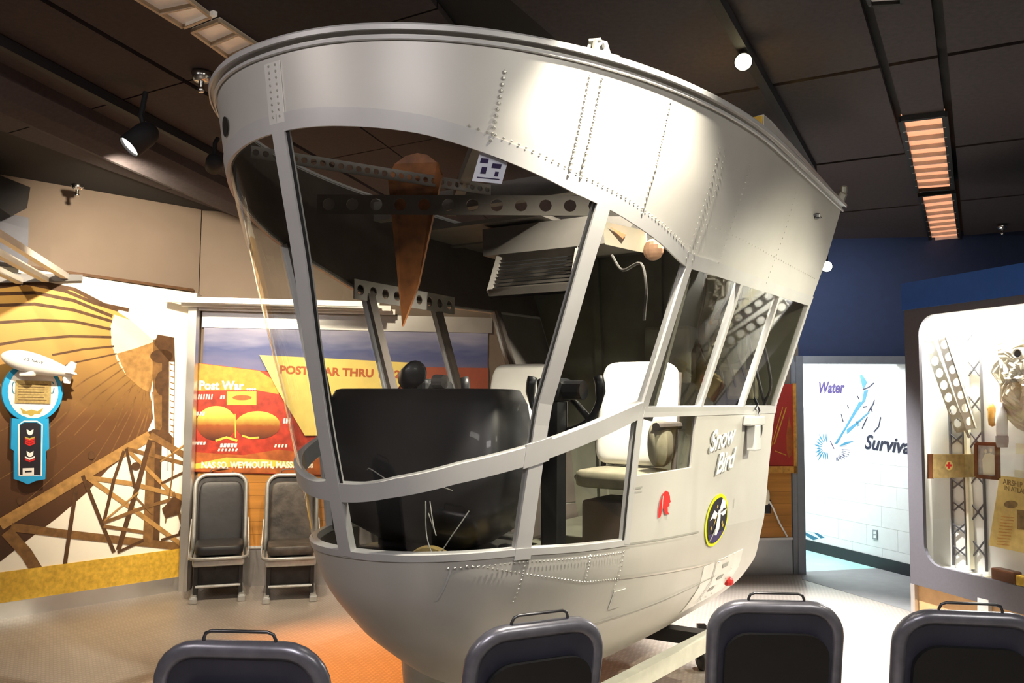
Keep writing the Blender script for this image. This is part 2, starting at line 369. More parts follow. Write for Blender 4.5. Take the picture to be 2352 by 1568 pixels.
# corridor
wc = struct(build('wall_corridor', prism([WC.uv(-1.7, 0, -.005), WC.uv(1.55, 0, -.005), WC.uv(1.55, 2.03, -.005), WC.uv(-1.7, 2.03, -.005)], -WC.n*.08), 'white_block'))
for row in range(10):                         # painted concrete blocks with shallow recessed joints
    for k in range(9):
        a0 = -1.72+k*.4-(.2 if row % 2 else 0); a1 = min(a0+.397, 1.54); a0 = max(a0, -1.69)
        if a1-a0 < .05: continue
        z0 = row*.203+.0015; z1 = z0+.200
        build('block', prism([WC.uv(a0, z0), WC.uv(a1, z0), WC.uv(a1, z1), WC.uv(a0, z1)], -WC.n*.006), 'white_block', wc)
struct(wallslab('baseboard_corridor', WC, -1.7, 1.5, 0, .115, 'vinyl_base', .012, .01))
struct(build('wall_corridor_end', rbox((3.0, 11.2, 1.2), (3, .08, 2.6), 0), 'white_block'))
struct(build('wall_corridor_side', rbox((2.3, 9.9, 1.2), (.06, 3.4, 2.6), 0), 'white_block'))
struct(build('ceiling_corridor', rbox((3.3, 9.7, 2.68), (2.4, 3.2, .06), 0), 'white_block'))
# ceiling
ceil = struct(build('ceiling', rbox((-.2, 2.5, CEIL+.08), (13.6, 12.6, .06), 0), 'ceiling_back'))
def tiles(az_l, az_c, origin, ls, cs, gap):
    e1 = Vector((math.sin(az_l), math.cos(az_l), 0)); e2 = Vector((math.cos(az_c), -math.sin(az_c), 0))
    for (a, b) in ls:
        for (c, d) in cs:
            P = [origin+e2*x+e1*y for x, y in ((a+gap, c+gap), (b-gap, c+gap), (b-gap, d-gap), (a+gap, d-gap))]
            if all(-7 < p.x < 6.4 and -3.4 < p.y < 8.7 for p in P):
                build('ceiling_tile', prism([(p.x, p.y, CEIL) for p in P], (0, 0, .03)), 'ceiling_tile', ceil)
AZ = math.radians(29.4); O1 = onz(2165, 128, CEIL); O1.z = 0
STW = .245; rows = [(k*1.56, (k+1)*1.56) for k in range(-2, 5)]
cols = [(-STW, 0), (0, 1.25), (1.25, 2.5), (2.5, 3.75), (-STW-1.25, -STW)]
tiles(AZ, AZ, O1, cols, rows, .02)
O2 = onz(411, 187, CEIL); O2.z = 0; AZL = math.radians(15.5); AZC = math.radians(31)
tiles(AZL, AZC, O2, [(-1.62, -.95), (-.93, .02), (.045, .60), (.60, 1.6)], [(k*.47*3+.02, (k+1)*.47*3+.02) for k in range(-4, 3)], .006)
# dropped beam on the left of the ceiling
b0, b1 = onz(0, 262, CEIL-.14), onz(539, 496, CEIL-.14); dd = (b1-b0).normalized(); b0 -= dd*3; b1 += dd*2.6; q = Vector((dd.y, -dd.x, 0))
prof = [(0, 0), (.06, -.015), (.16, .02), (.24, .08), (.26, .2), (0, .2)]
struct(build('ceiling_beam', (lambda A, B: (A+B, [tuple(range(6)), tuple(range(11, 5, -1))]+[(i, i+6, (i+1) % 6+6, (i+1) % 6) for i in range(6)]))(
    [b0+q*x+Vector((0, 0, z)) for x, z in prof], [b1+q*x+Vector((0, 0, z)) for x, z in prof]), 'ceiling_tile'))
struct(build('wall_return', prism([WL.at(-220, 440, .25), WL.at(66, 500, .25), WL.at(64, 610, .25), WL.at(-220, 570, .25)], -WL.n*.2), 'dark_wall'))
struct(build('ceiling_bulkhead', prism([WL.at(-260, 300, .5), WL.at(70, 430, .5), WL.at(62, 478, .5), WL.at(26, 496, .5), WL.at(0, 478, .5), WL.at(-260, 420, .5)], -WL.n*.3), 'ceiling_back'))
# ================================================================== WALL PANELS
# ---- mural of an airship nose at its mast
mural = empty('wall_mural', WL.at(215, 1262, 0), 'large sepia photo mural of airship nose at mooring mast, covering left wall', 'mural')
def onW(name, sh, m, off=None): return build(name, sh, m, mural)
onW('mural_sheet', prism([WL.at(-420, 1372, .012), WL.at(428, 1258, .012), WL.at(440, 672, .012), WL.at(-420, 545, .012)], -WL.n*.01), 'sky_paper')
env = [(-420, 690), (-200, 655), (-60, 645), (100, 645), (160, 660), (230, 690), (300, 735), (340, 770), (362, 790), (358, 830), (345, 905), (352, 960), (330, 1010), (300, 1040), (250, 1075), (200, 1130), (130, 1190), (70, 1235), (0, 1290), (-80, 1325), (-420, 1370)]
onW('envelope_print', decal(WL, env, .0135), 'envelope_print')
onW('nose_cone_print', decal(WL, [(262, 722), (300, 735), (340, 770), (362, 790), (352, 850), (340, 900), (322, 890), (290, 862), (270, 830), (256, 790), (254, 750)], .0145), 'sepia_pale')
onW('nose_cone_shade_print', decal(WL, [(362, 782), (352, 850), (340, 900), (322, 890), (290, 862), (268, 812), (310, 800)], .0152), 'sepia_light')
ribs = [([(-30, 652), (90, 648), (170, 664), (240, 700), (296, 712)], .03), ([(-30, 662), (60, 650), (150, 668), (215, 695), (272, 712)], .026), ([(-30, 676), (80, 672), (170, 690), (230, 715), (258, 726)], .026), ([(-30, 702), (80, 698), (170, 712), (258, 738)], .024),
        ([(-30, 742), (90, 735), (170, 738), (255, 756)], .022), ([(-30, 796), (60, 780), (160, 772), (256, 774)], .020), ([(120, 815), (190, 802), (262, 795)], .016), ([(60, 880), (160, 835), (268, 812)], .012), ([(120, 925), (200, 870), (274, 830)], .010),
        ([(110, 985), (200, 905), (282, 846)], .010), ([(130, 1005), (230, 905), (290, 860)], .009), ([(170, 1000), (260, 905), (300, 872)], .008), ([(220, 990), (290, 900), (312, 882)], .008), ([(270, 980), (310, 915), (325, 893)], .008),
        ([(330, 990), (345, 930), (342, 900)], .010), ([(310, 1015), (336, 945), (334, 897)], .010), ([(345, 960), (350, 900)], .008), ([(285, 1030), (322, 950), (330, 900)], .008), ([(250, 1050), (300, 950), (318, 890)], .007), ([(190, 1100), (262, 985), (306, 880)], .006), ([(0, 990), (120, 930)], .006), ([(0, 1100), (150, 1010)], .006), ([(60, 1150), (220, 1010)], .006)]
for p, wd in ribs: onW('rib_print', stroke(WL, p, wd, .0148), 'sepia_dark' if wd > .011 else 'sepia_mid')
# mast
onW('mast_print', decal(WL, [(352, 780), (385, 775), (388, 1000), (372, 1010), (366, 1246), (328, 1246), (338, 1010), (356, 990), (350, 860)], .016), 'sepia_mid')
onW('mast_shade_print', decal(WL, [(372, 800), (386, 800), (388, 1000), (372, 1010), (366, 1246), (352, 1246), (356, 1010), (372, 980)], .0166), 'sepia_dark')
onW('mast_ring_print', decal(WL, ell_px(371, 818, 26, 16), .0172), 'sepia_dark')
for q_ in ([(354, 790), (362, 768), (385, 772), (400, 775), (402, 830), (390, 830)], ell_px(372, 880, 16, 28), [(334, 995), (352, 985), (385, 990), (398, 1005), (396, 1050), (385, 1012), (345, 1015), (338, 1045)]): onW('mast_head_print', decal(WL, q_, .0172), 'sepia_dark')
ladder = []
for k in range(17): ladder.append(stroke(WL, [(390, 835+k*14), (400-k*.2, 838+k*14)], .006, .0168))
ladder += [stroke(WL, [(388, 830), (386, 1080)], .007, .0168), stroke(WL, [(401, 830), (398, 1080)], .007, .0168)]
onW('ladder_print', join(*ladder), 'sepia_mid', None)['kind'] = 'stuff'
truss = [([(0, 1205), (190, 1092), (345, 1000)], .085, 'sepia_light'), ([(345, 998), (440, 1055)], .05, 'sepia_mid'), ([(25, 1210), (170, 1228), (330, 1246), (430, 1256)], .06, 'sepia_mid'), ([(195, 1095), (300, 1110), (440, 1146)], .036, 'sepia_light'),
         ([(195, 1092), (300, 1165), (428, 1258)], .035, 'sepia_light'), ([(290, 1030), (395, 1132), (440, 1170)], .030, 'sepia_light'), ([(290, 1030), (440, 1068)], .03, 'sepia_mid'), ([(190, 1092), (235, 1205), (262, 1268)], .028, 'sepia_dark'),
         ([(285, 1035), (262, 1100), (238, 1200)], .026, 'sepia_dark'), ([(175, 1120), (160, 1220), (148, 1302)], .03, 'sepia_dark'), ([(345, 1010), (318, 1110), (272, 1262)], .040, 'sepia_dark'), ([(238, 1200), (330, 1165), (400, 1145)], .028, 'sepia_mid'),
         ([(238, 1208), (330, 1222)], .026, 'sepia_mid'), ([(290, 1030), (310, 1120)], .024, 'sepia_dark'), ([(398, 1130), (420, 1210), (430, 1256)], .026, 'sepia_mid'), ([(440, 1150), (412, 1225)], .026, 'sepia_dark'), ([(370, 1240), (440, 1218)], .022, 'sepia_dark'), ([(15, 1220), (60, 1270), (85, 1310)], .08, 'sepia_mid'),
         ([(270, 1268), (330, 1240)], .022, 'sepia_dark'), ([(368, 1060), (440, 1010)], .012, 'sepia_light'), ([(430, 1080), (370, 1110)], .02, 'sepia_dark'), ([(396, 1005), (396, 1090), (380, 1200)], .012, 'sepia_mid'), ([(240, 1195), (318, 1130)], .014, 'sepia_light'), ([(310, 1140), (350, 1180)], .014, 'sepia_mid')]
for i, (p, wd, mm) in enumerate(truss): onW('truss_print', stroke(WL, p, wd, .0176+i*.00012), mm)
for q_ in ([(372, 1168), (400, 1140), (418, 1150), (412, 1180), (380, 1190)], ell_px(312, 1070, 10, 9), ell_px(210, 1045, 8, 10), ell_px(45, 1150, 6, 9)): onW('machinery_print', decal(WL, q_, .021), 'sepia_dark')
onW('yellow_stripe', prism([WL.at(-420, 1443, .02), WL.at(425, 1327, .02), WL.at(425, 1258, .02), WL.at(-420, 1370, .02)], -WL.n*.015), 'stripe_yellow')
struct(build('baseboard_left', prism([WL.uv(-3.6, 0, .03), WL.uv(-.02, 0, .03), WL.uv(-.02, .115, .03), WL.uv(-3.6, .115, .03)], -WL.n*.03), 'aluminium'))
struct(build('trim_2', prism([WL.at(-420, 540, .03), WL.at(445, 663, .03), WL.at(445, 669, .03), WL.at(-420, 547, .03)], -WL.n*.03), 'sepia_dark'))
# ---- back wall: wood wainscot, metal kick plate, exhibit panels
def wq(u0, v0, u1, v1, off, th=.012):
    a0, a1 = WB.a_of(u0, (v0+v1)/2), WB.a_of(u1, (v0+v1)/2); z0, z1 = WB.at(u0, v1).z, WB.at(u0, v0).z
    return prism([WB.uv(a0, z0, off), WB.uv(a1, z0, off), WB.uv(a1, z1, off), WB.uv(a0, z1, off)], -WB.n*th)
aR = aD-.1
for k in range(8):                            # wood panelling boards
    z0 = .33+k*.11; build('plank', prism([WB.uv(.05, z0+.001, .012), WB.uv(aR, z0+.001, .012), WB.uv(aR, z0+.109, .012), WB.uv(.05, z0+.109, .012)], -WB.n*.012), 'wood_wall', wb)
struct(wallslab('baseboard_back', WB, .05, aR, 0, .325, 'aluminium', .02, .02))
struct(wallslab('trim_3', WB, .05, aR, .322, .342, 'aluminium_white', .03, .03))
struct(wallslab('trim_4', WB, -.04, .03, 0, 2.5, 'aluminium', .09, .09))
sky = tag(build('sky_panel', join(wq(468, 750, 1120, 850, .02)), 'sky_panel'), 'blue cloudy sky panel along top of the back wall exhibit', 'panel')
build('panel_frame', join(wq(466, 715, 1130, 752, .03)), 'aluminium', sky)
pw = empty('exhibit_poster', WB.at(560, 1083, 0), 'orange red poster reading Post War with two airship noses, above black seats', 'poster')
def onP(name, sh, m): return build(name, sh, m, pw)
onP('poster_sheet', prism([WB.at(442, 1083, .03), WB.at(780, 1092, .03), WB.at(780, 880, .03), WB.at(595, 850, .03), WB.at(447, 832, .03)], -WB.n*.012), 'poster_red')
onP('sky_print', decal(WB, [(447, 833), (595, 851), (640, 880), (640, 905), (590, 896), (520, 896), (445, 897)], .0315), 'poster_orange')
onP('nose_print', decal(WB, ell_px(497, 972, 46, 40), .032), 'nose_print'); onP('nose_print', decal(WB, ell_px(592, 976, 52, 32), .0325), 'nose_print')
onP('inset_print', decal(WB, [(521, 899), (589, 898), (589, 930), (521, 930)], .0325), 'poster_lime')
onP('inset_airship_print', decal(WB, ell_px(556, 913, 22, 6), .033), 'poster_rust')
onP('ground_print', decal(WB, [(442, 1082), (780, 1090), (780, 1050), (640, 1032), (560, 1045), (442, 1038)], .032), 'poster_rust')
onP('grass_print', decal(WB, [(442, 1066), (520, 1050), (620, 1056), (700, 1062), (700, 1072), (560, 1070), (442, 1076)], .0328), 'poster_lime')
wl_ = []
for (x, y, n, dx, wd, ht) in ((448, 905, 7, 6, 3, 12), (505, 908, 2, 6, 4, 8), (444, 945, 4, 7, 4, 9), (445, 1014, 4, 7, 5, 7), (505, 1018, 5, 8, 6, 9), (650, 960, 3, 6, 4, 12), (500, 1030, 6, 8, 4, 6), (630, 1020, 4, 8, 4, 7)):
    for k in range(n): wl_.append(decal(WB, [(x+k*dx, y+ht), (x+k*dx+wd, y+ht), (x+k*dx+wd+2, y), (x+k*dx+2, y)], .0332))
onP('window_lights_print', join(*wl_), 'poster_cream')['kind'] = 'stuff'
onP('car_print', join(stroke(WB, [(495, 1012), (520, 1004), (545, 1012)], .02, .0335), stroke(WB, [(556, 1000), (575, 1006), (595, 1004)], .016, .0335), stroke(WB, [(540, 950), (541, 1005)], .01, .0335)), 'poster_lime')
onP('heading_text', textpl('Post War ....', WB, 523, 886, .105, .034, bold=.004, sx=.9), 'poster_cream')
onP('caption_text', textpl('NAS SO. WEYMOUTH, MASS. 1950s', WB, 592, 1068, .072, .034, bold=.003, sx=.84), 'poster_cream')
bn = empty('exhibit_banner', WB.at(780, 985, 0), 'yellow banner reading Post War Thru 1962 seen through cockpit glass', 'banner')
build('banner_sheet', prism([WB.at(596, 815, .05), WB.at(952, 833, .05), WB.at(905, 905, .05), WB.at(860, 1000, .05), WB.at(700, 1000, .05), WB.at(640, 900, .05)], -WB.n*.012), 'banner_yellow', bn)
build('banner_text', textpl('POST WAR THRU 1962', WB, 782, 855, .095, .052, bold=.004, rot=-.03, sx=1.08), 'banner_text', bn)
rp = empty('exhibit_board', WB.at(1010, 1085, 0), 'rust red exhibit text panel right of yellow banner, seen through cockpit', 'panel')
build('panel_board', wq(900, 842, 1120, 1085, .026), 'banner_red', rp)
build('text_lines', join(*[wq(985, 870+k*10, 1050-(k % 3)*8, 873+k*10, .028, .001) for k in range(6)]), 'poster_cream', rp)['kind'] = 'stuff'
pk = empty('exhibit_poster', WB.at(1400, 1085, 0), 'pale pink and rust poster behind pilot seat, seen through side glass', 'poster')
build('poster_sheet', wq(1330, 842, 1500, 1010, .03), 'banner_red', pk); build('poster_photo', wq(1500, 842, 1565, 1060, .032), 'skin_tone', pk); build('wood_board', wq(1330, 1010, 1500, 1160, .03), 'poster_rust', pk)
rd = empty('exhibit_poster', WB.at(1790, 1083, 0), 'dark red poster with a hanging airship, between car and doorway', 'poster')
build('poster_sheet', wq(1660, 880, 1828, 1085, .03), 'deep_red', rd)
build('poster_frame', join(wq(1660, 1070, 1829, 1086, .04), wq(1818, 880, 1829, 1086, .04)), 'tool_brown', rd)
build('airship_print', decal(WB, [(1812, 955), (1818, 985), (1822, 1020), (1818, 1045), (1812, 1052), (1807, 1035), (1806, 1000), (1809, 975)], .033), 'poster_rust', rd)
build('mast_print', join(stroke(WB, [(1806, 935), (1778, 1020)], .012, .0325), stroke(WB, [(1798, 935), (1770, 1030)], .008, .0325), stroke(WB, [(1780, 1035), (1806, 1045)], .008, .0325)), 'poster_orange', rd)
# ---- overhead trellis bars
def trellis(loc, label, posts, bars, m='aluminium_white', plates=()):
    t = empty('trellis_rack', loc, label, 'rack')
    for a, b in bars: build('bar', beam(a, b, .045, .045), m, t)
    for a, b, w_ in posts: build('post', beam(a, b, w_, w_, (1, 0, 0)), 'aluminium', t)
    for sh in plates: build('bracket_plate', sh, 'plate_grey', t)
    return t
dv = Vector((-.29, .957, 0)); bars = []
for px, L in (((150, 634), 2.0), ((105, 641), 1.9), ((45, 645), 1.8)):
    e = WL.at(*px, .06); bars.append((e, e-dv*L))
trellis(WL.at(60, 1420, .1), 'white bars with grey bracket plate over left end of mural', [], bars, plates=[prism([WL.at(-60, 625, .07), WL.at(190, 630, .07), WL.at(190, 644, .07), WL.at(-60, 650, .07)], -WL.n*.07)])
zb = 2.44; bars = []
for (ul, v), off in (((380, 687), .34), ((417, 697), .2), ((435, 706), .1)):
    p = WB.at(ul, v, off); bars.append((p, p+WB.d*1.75))
pa = WB.uv(.0, 0, .13); trellis(pa, 'white bars on corner post above the Post War poster', [(pa+Vector((0, 0, .0)), Vector((pa.x, pa.y, 2.5)), .07)], bars)
bars = [(WB.at(1330, 735+k*7, .3-.1*k), WB.at(1330, 735+k*7, .3-.1*k)+WB.d*.42) for k in range(3)]
pb = WB.at(1397, 1340, .12); pb.z = 0
trellis(pb, 'white bars on post behind the pilot seats, seen through glass', [(pb, Vector((pb.x, pb.y, 2.45)), .05)], bars)
# ---- blue rank plaque with model airship
pq = empty('wall_plaque', WL.at(65, 1110, .03), 'blue round headed plaque with brass plate and rank chevrons, on mural', 'plaque')
def onQ(n, sh, m): return build(n, sh, m, pq)
disc = ell_px(74, 900, 70, 68, 30, math.radians(115), math.radians(425))
onQ('plaque_board', prism([WL.at(u, v, .10) for u, v in disc+[(112, 960), (113, 1030), (106, 1036), (104, 1100), (82, 1104), (64, 1112), (46, 1104), (33, 1100), (33, 1036), (25, 1030), (27, 960)]], -WL.n*.03), 'paint_blue')
onQ('disc', decal(WL, ell_px(76, 900, 58, 60), .1015), 'paint_white')
onQ('brass_plate', prism([WL.at(u, v, .110) for u, v in ((34, 925), (116, 927), (118, 875), (36, 873))], -WL.n*.008), 'brass_plate')
onQ('plate_text', join(*[stroke(WL, [(42, 882+k*6), (110-(k*7) % 13, 883+k*6)], .004, .111) for k in range(7)]), 'sepia_dark')['kind'] = 'stuff'
onQ('eagle', decal(WL, [(46, 936), (60, 944), (72, 940), (86, 944), (100, 936), (92, 950), (80, 950), (72, 956), (62, 950), (52, 950)], .103), 'gold')
onQ('scroll', join(stroke(WL, ell_px(33, 890, 5, 14, 10), .008, .103), stroke(WL, ell_px(119, 890, 5, 14, 10), .008, .103)), 'print_blue')
onQ('rank_panel', decal(WL, [(46, 976), (56, 970), (84, 970), (94, 976), (92, 1090), (44, 1090)], .1015), 'decal_black')
onQ('rank_border', stroke(WL, [(44, 1092), (43, 975), (55, 967), (85, 967), (97, 975), (95, 1092), (44, 1092)], .009, .102), 'paint_white')
for k in range(2):
    y = 985+k*50; onQ('eagle_badge', decal(WL, [(61, y), (69, y+5), (77, y), (76, y+9), (72, y+14), (66, y+14), (62, y+9)], .103), 'paint_white')
onQ('chevron', decal(WL, [(57, 1002), (68, 1006), (80, 1002), (80, 1006), (68, 1011), (57, 1006)], .103), 'gold')
for y in (1005, 1010, 1015, 1052): onQ('chevron', decal(WL, [(57, y), (68, y+5), (80, y), (80, y+4), (68, y+9), (57, y+4)], .1032), 'red')
onQ('chevron', decal(WL, [(57, 1047), (68, 1052), (80, 1047), (80, 1051), (68, 1056), (57, 1051)], .1032), 'paint_white')
onQ('name_card', decal(WL, [(52, 1075), (78, 1074), (78, 1090), (52, 1090)], .103), 'paint_white'); onQ('card_bar', decal(WL, [(57, 1081), (73, 1080), (73, 1084), (57, 1085)], .1035), 'decal_black')
a, b = WL.at(2, 815, .2), WL.at(178, 860, .2); axd = (b-a).normalized(); L = (b-a).length
ma = empty('model_airship', (a+b)/2, 'white model airship mounted on top of blue plaque', 'model')
build('envelope', lathe([(L*x, L*.145*y) for x, y in ((0, 0), (.01, .22), (.04, .45), (.1, .7), (.2, .92), (.32, 1), (.45, .97), (.6, .84), (.75, .62), (.88, .36), (.96, .16), (1, .0))], 20, a, axd, WL.n), 'paint_white', ma, True)
up = axd.cross(WL.n).normalized(); up = up if up.z > 0 else -up
for dvv in (up, -up, WL.n*1.0, -WL.n*.8):
    base = a+axd*L*.84; build('fin', prism([base-axd*L*.04+dvv*L*.04, base+axd*L*.10+dvv*L*.03, base+axd*L*.10+dvv*L*.15, base+axd*L*.02+dvv*L*.16], axd.cross(dvv).normalized()*.012), 'paint_white', ma)
build('gondola', rbox(a+axd*L*.38-up*L*.155, (.10, .05, .035), .01), 'paint_white', ma)
V, Fc = text2d('U.S. NAVY', .03); c0 = a+axd*L*.36
build('lettering', ([c0+axd*x+up*(y+.01)+WL.n*(L*.146-.0) for x, y, z in V], Fc), 'decal_black', ma)
build('bracket', beam(a+axd*L*.38-up*.08, a+axd*L*.38-up*.08-WL.n*.17, .05, .03), 'decal_black', ma)
# ================================================================== CEILING FITTINGS
def troffer(pts, label, mface, mblade, nb, mframe='ceiling_bar', group='ceiling light panels'):
    P = [onz(u, v, CEIL-.005) for u, v in pts]; c = sum(P, Vector())/4                # near-left, near-right, far-right, far-left
    t = empty('ceiling_light', (c.x, c.y, CEIL-.03), label, 'light', group)
    build('diffuser', prism(P, (0, 0, .02)), mface, t)
    for k in range(1, nb):
        f = k/nb; build('louvre_blade', beam(P[0].lerp(P[3], f)-Vector((0, 0, .012)), P[1].lerp(P[2], f)-Vector((0, 0, .012)), .006 if nb > 4 else .007, .03 if nb > 4 else .02), mblade, t)
    R = [p-Vector((0, 0, .01)) for p in P]
    for i in range(4): build('frame_rail', beam(R[i], R[(i+1) % 4], .03 if nb > 4 else .014, .03 if nb > 4 else .016), mframe, t)
    return t
troffer([(2069, 270), (2170, 258), (2188, 428), (2105, 434)], 'orange tinted louvred ceiling panel nearest the camera, right side', 'louvre_lit', 'louvre_blade', 9)
troffer([(2113, 445), (2190, 436), (2205, 550), (2139, 556)], 'orange tinted louvred ceiling panel further from the camera, right side', 'louvre_lit', 'louvre_blade', 9)
troffer([(1960, -90), (2060, -100), (2072, 0), (1999, 5)], 'pale ceiling panel just entering the top edge of the picture', 'louvre_white', 'louvre_blade', 3)
troffer([(240, -55), (372, -55), (484, 32), (421, 57)], 'unlit grey louvred ceiling panel at the top left, nearer one', 'louvre_dull_glow', 'louvre_brass', 3, 'louvre_brass')
troffer([(441, 67), (505, 42), (625, 122), (560, 152)], 'unlit grey louvred ceiling panel partly hidden by car nose', 'louvre_dull_glow', 'louvre_brass', 3, 'louvre_brass')
tag(build('ceiling_strip', prism([onz(u, v, CEIL-.02) for u, v in ((426, 60), (489, 34), (499, 38), (436, 64))], (0, 0, .02)), 'louvre_white'), 'narrow pale strip between the two top left ceiling panels', 'strip')
# tracks and spot heads
def track(p0, p1, label):
    a, b = onz(*p0, CEIL-.03), onz(*p1, CEIL-.03); d = (b-a).normalized(); t = empty('light_track', (a+b)/2, label, 'track')
    build('rail', beam(a-d*1.0, b+d*.6, .045, .05), 'lamp_black', t); return t
track((0, 97), (520, 370), 'black lighting track on the ceiling left of the car')
track((1640, -10), (1835, 330), 'black lighting track on the ceiling above the car')
def spothead(u, v, z, aim, label, L, r, mlit, stem=True):
    c = onz(u, v, z); d = (Vector(aim)-c).normalized(); t = empty('spot_lamp', c, label, 'lamp', 'track spot lamps'); ex = d.orthogonal()
    build('housing', lathe([(-L*.55, 0), (-L*.55, r*.55), (-L*.4, r*.9), (-L*.2, r), (L*.45, r), (L*.45, r*.9), (L*.3, r*.9)], 20, c, d, ex), 'lamp_black', t, True)
    build('lens', lathe([(L*.36, r*.9), (L*.38, 0)], 20, c, d, ex), mlit, t)
    if stem: build('stem', tube([c-d*L*.2, Vector((c.x, c.y, z+.12)), Vector((c.x+.01, c.y+.02, CEIL-.02))], .014), 'lamp_black', t)
    return t
spothead(322, 318, 2.93, (-2.6, 3.6, 2.0), 'black can spot lamp with lit white face hanging from left track', .17, .062, 'lamp_lit')
spothead(492, 375, 3.02, (-2.6, 6.6, 2.2), 'small dark spot lamp beside the left silhouette of car', .10, .05, 'lamp_black')
spothead(1708, 143, 3.10, (.35, 1.6, 2.45), 'small glowing warm spot lamp on track above the car', .06, .04, 'lamp_warm')
spothead(1898, 612, 2.62, (1.2, 2.0, 2.1), 'small brilliant white lamp at the upper right edge of car', .06, .042, 'lamp_cool')
for (u, v, s_, label) in ((463, 178, 1., 'chrome sprinkler head on ceiling just left of the car'), (178, 430, .9, 'small chrome sprinkler head above the mural soffit'), (2302, 522, .9, 'chrome sprinkler head on the ceiling at far right')):
    c = onz(u, v, CEIL-.03 if u != 178 else 3.14); t = empty('sprinkler_head', c, label, 'sprinkler', 'ceiling sprinkler heads')
    build('cup', lathe([(0, .0), (0, .035*s_), (.04*s_, .05*s_), (.045*s_, .045*s_)], 14, c-Vector((0, 0, .02)), (0, 0, 1), (1, 0, 0)), 'chrome', t, True)
    build('nozzle', lathe([(-.075*s_, 0), (-.075*s_, .012*s_), (-.06*s_, .02*s_), (-.05*s_, .012*s_), (-.02*s_, .014*s_)], 10, c, (0, 0, 1), (1, 0, 0)), 'chrome', t, True)
# ================================================================== AIRSHIP CONTROL CAR
PHI = math.radians(33); AX = Vector((math.sin(PHI), math.cos(PHI), 0)); PO = Vector((math.cos(PHI), -math.sin(PHI), 0))
NO = onz(622, 100, 2.75); NO.z = 0; SR = 3.216; ZT = 2.75; ZK = .29
def smooth(zs, vs, sig):
    zz = np.arange(zs[0], zs[-1]+1e-6, .005); y = np.interp(zz, zs, vs); n = int(sig/.005*3); k = np.exp(-.5*(np.arange(-n, n+1)*.005/sig)**2); k /= k.sum()
    yp = np.r_[2*y[0]-y[n:0:-1], y, 2*y[-1]-y[-2:-n-2:-1]]; return zz, np.convolve(yp, k, 'valid')
ZB_, BB_ = smooth([.29, .33, .40, .563, .701, .96, 1.215, 1.582, 1.881, 2.183, 2.455, 2.75], [0, .15, .285, .475, .571, .63, .654, .697, .802, .905, 1.007, 1.095], .022)
BB_ = BB_-BB_[0]*np.clip(1-(ZB_-.29)/.1, 0, 1)
ZS_, SS_ = smooth([.29, .33, .40, .5, .7, .9, 1.077, 1.162, 1.313, 1.493, 1.783, 2.068, 2.275, 2.477, 2.75], [1.75, 1.45, 1.18, .93, .66, .47, .392, .369, .328, .276, .207, .149, .095, .042, 0], .04)
def bz(z): return float(np.interp(z, ZB_, BB_))
def s0(z): return float(np.interp(z, ZS_, SS_))
def lb(z): return float(np.interp(z, [.29, .6, 1., 1.5], [2.9, 2.3, 1.9, 1.9]))
def mm(z): return float(np.interp(z, [2.2, 2.75], [2.3, 2.15]))
def half(s, z):
    x = min(max((s-s0(z))/(lb(z)-s0(z)), 0), 1); return bz(z)*(1-(1-x)**mm(z))**(1/mm(z))
def cw(s, t, z): p = NO+AX*s+PO*t; return Vector((p.x, p.y, z))
def sof(w, z): return s0(z)+(SR-s0(z))*w*w
def wof(s, z): return math.sqrt(max(0, (s-s0(z))/(SR-s0(z))))
def Sf(w, z): s = sof(w, z); return cw(s, math.copysign(half(s, z), w), z)
def Sn(w, z, off):
    if not off: return Sf(w, z)
    e = .012; w1, w2 = max(-1, w-e), min(1, w+e); z1, z2 = max(ZK+.001, z-.01), min(ZT, z+.01)
    n = (Sf(w2, z)-Sf(w1, z)).cross(Sf(w, z2)-Sf(w, z1))
    return Sf(w, z)+n.normalized()*off
def patch(wL, wR, zlo, zhi, nu, nz, off=0.):
    wL = wL if callable(wL) else (lambda z, c=wL: c); wR = wR if callable(wR) else (lambda z, c=wR: c)
    zl = zlo if callable(zlo) else (lambda s, c=zlo: c); zh = zhi if callable(zhi) else (lambda s, c=zhi: c); V, Fc = [], []
    for j in range(nz+1):
        c = j/nz
        for i in range(nu+1):
            a = i/nu; z = 1.5
            for _ in range(7):
                z = min(max(z, ZK), ZT); w_ = wL(z)*(1-a)+wR(z)*a; s = sof(w_, z); z = zl(s)*(1-c)+zh(s)*c
            V.append(Sn(w_, z, off))
    for j in range(nz):
        for i in range(nu): k = j*(nu+1)+i; Fc.append((k, k+1, k+nu+2, k+nu+1))
    return V, Fc
def zcurve(ss, zs): return lambda s: float(np.interp(s, ss, zs))
zwt = zcurve([0, .042, .086, .21, .33, .655, .855, 1.117, 1.316, 1.37, 2.0, 3.3], [2.485, 2.477, 2.464, 2.437, 2.402, 2.313, 2.275, 2.215, 2.160, 2.150, 2.155, 2.182])
zrl = zcurve([.3, .334, .378, .518, .781, 1.053, 1.35, 3.3], [1.296, 1.300, 1.325, 1.372, 1.432, 1.503, 1.583, 1.583])
zsl = zcurve([.3, .392, .776, 1.015, 1.329, 2.08, 3.3], [1.076, 1.076, 1.076, 1.06, 1.044, 1.0, .935])
SB, SCC = .785, 1.36
car = empty('airship_control_car', cw(1.7, 0, 0), 'silver airship control car with curved windshield, lettered Snow Bird', 'airship car')
def onC(n, sh, m, parent=None, **k): return build(n, sh, m, parent or car, **k)
def ws(s, sg=1): return lambda z: sg*wof(s, z)
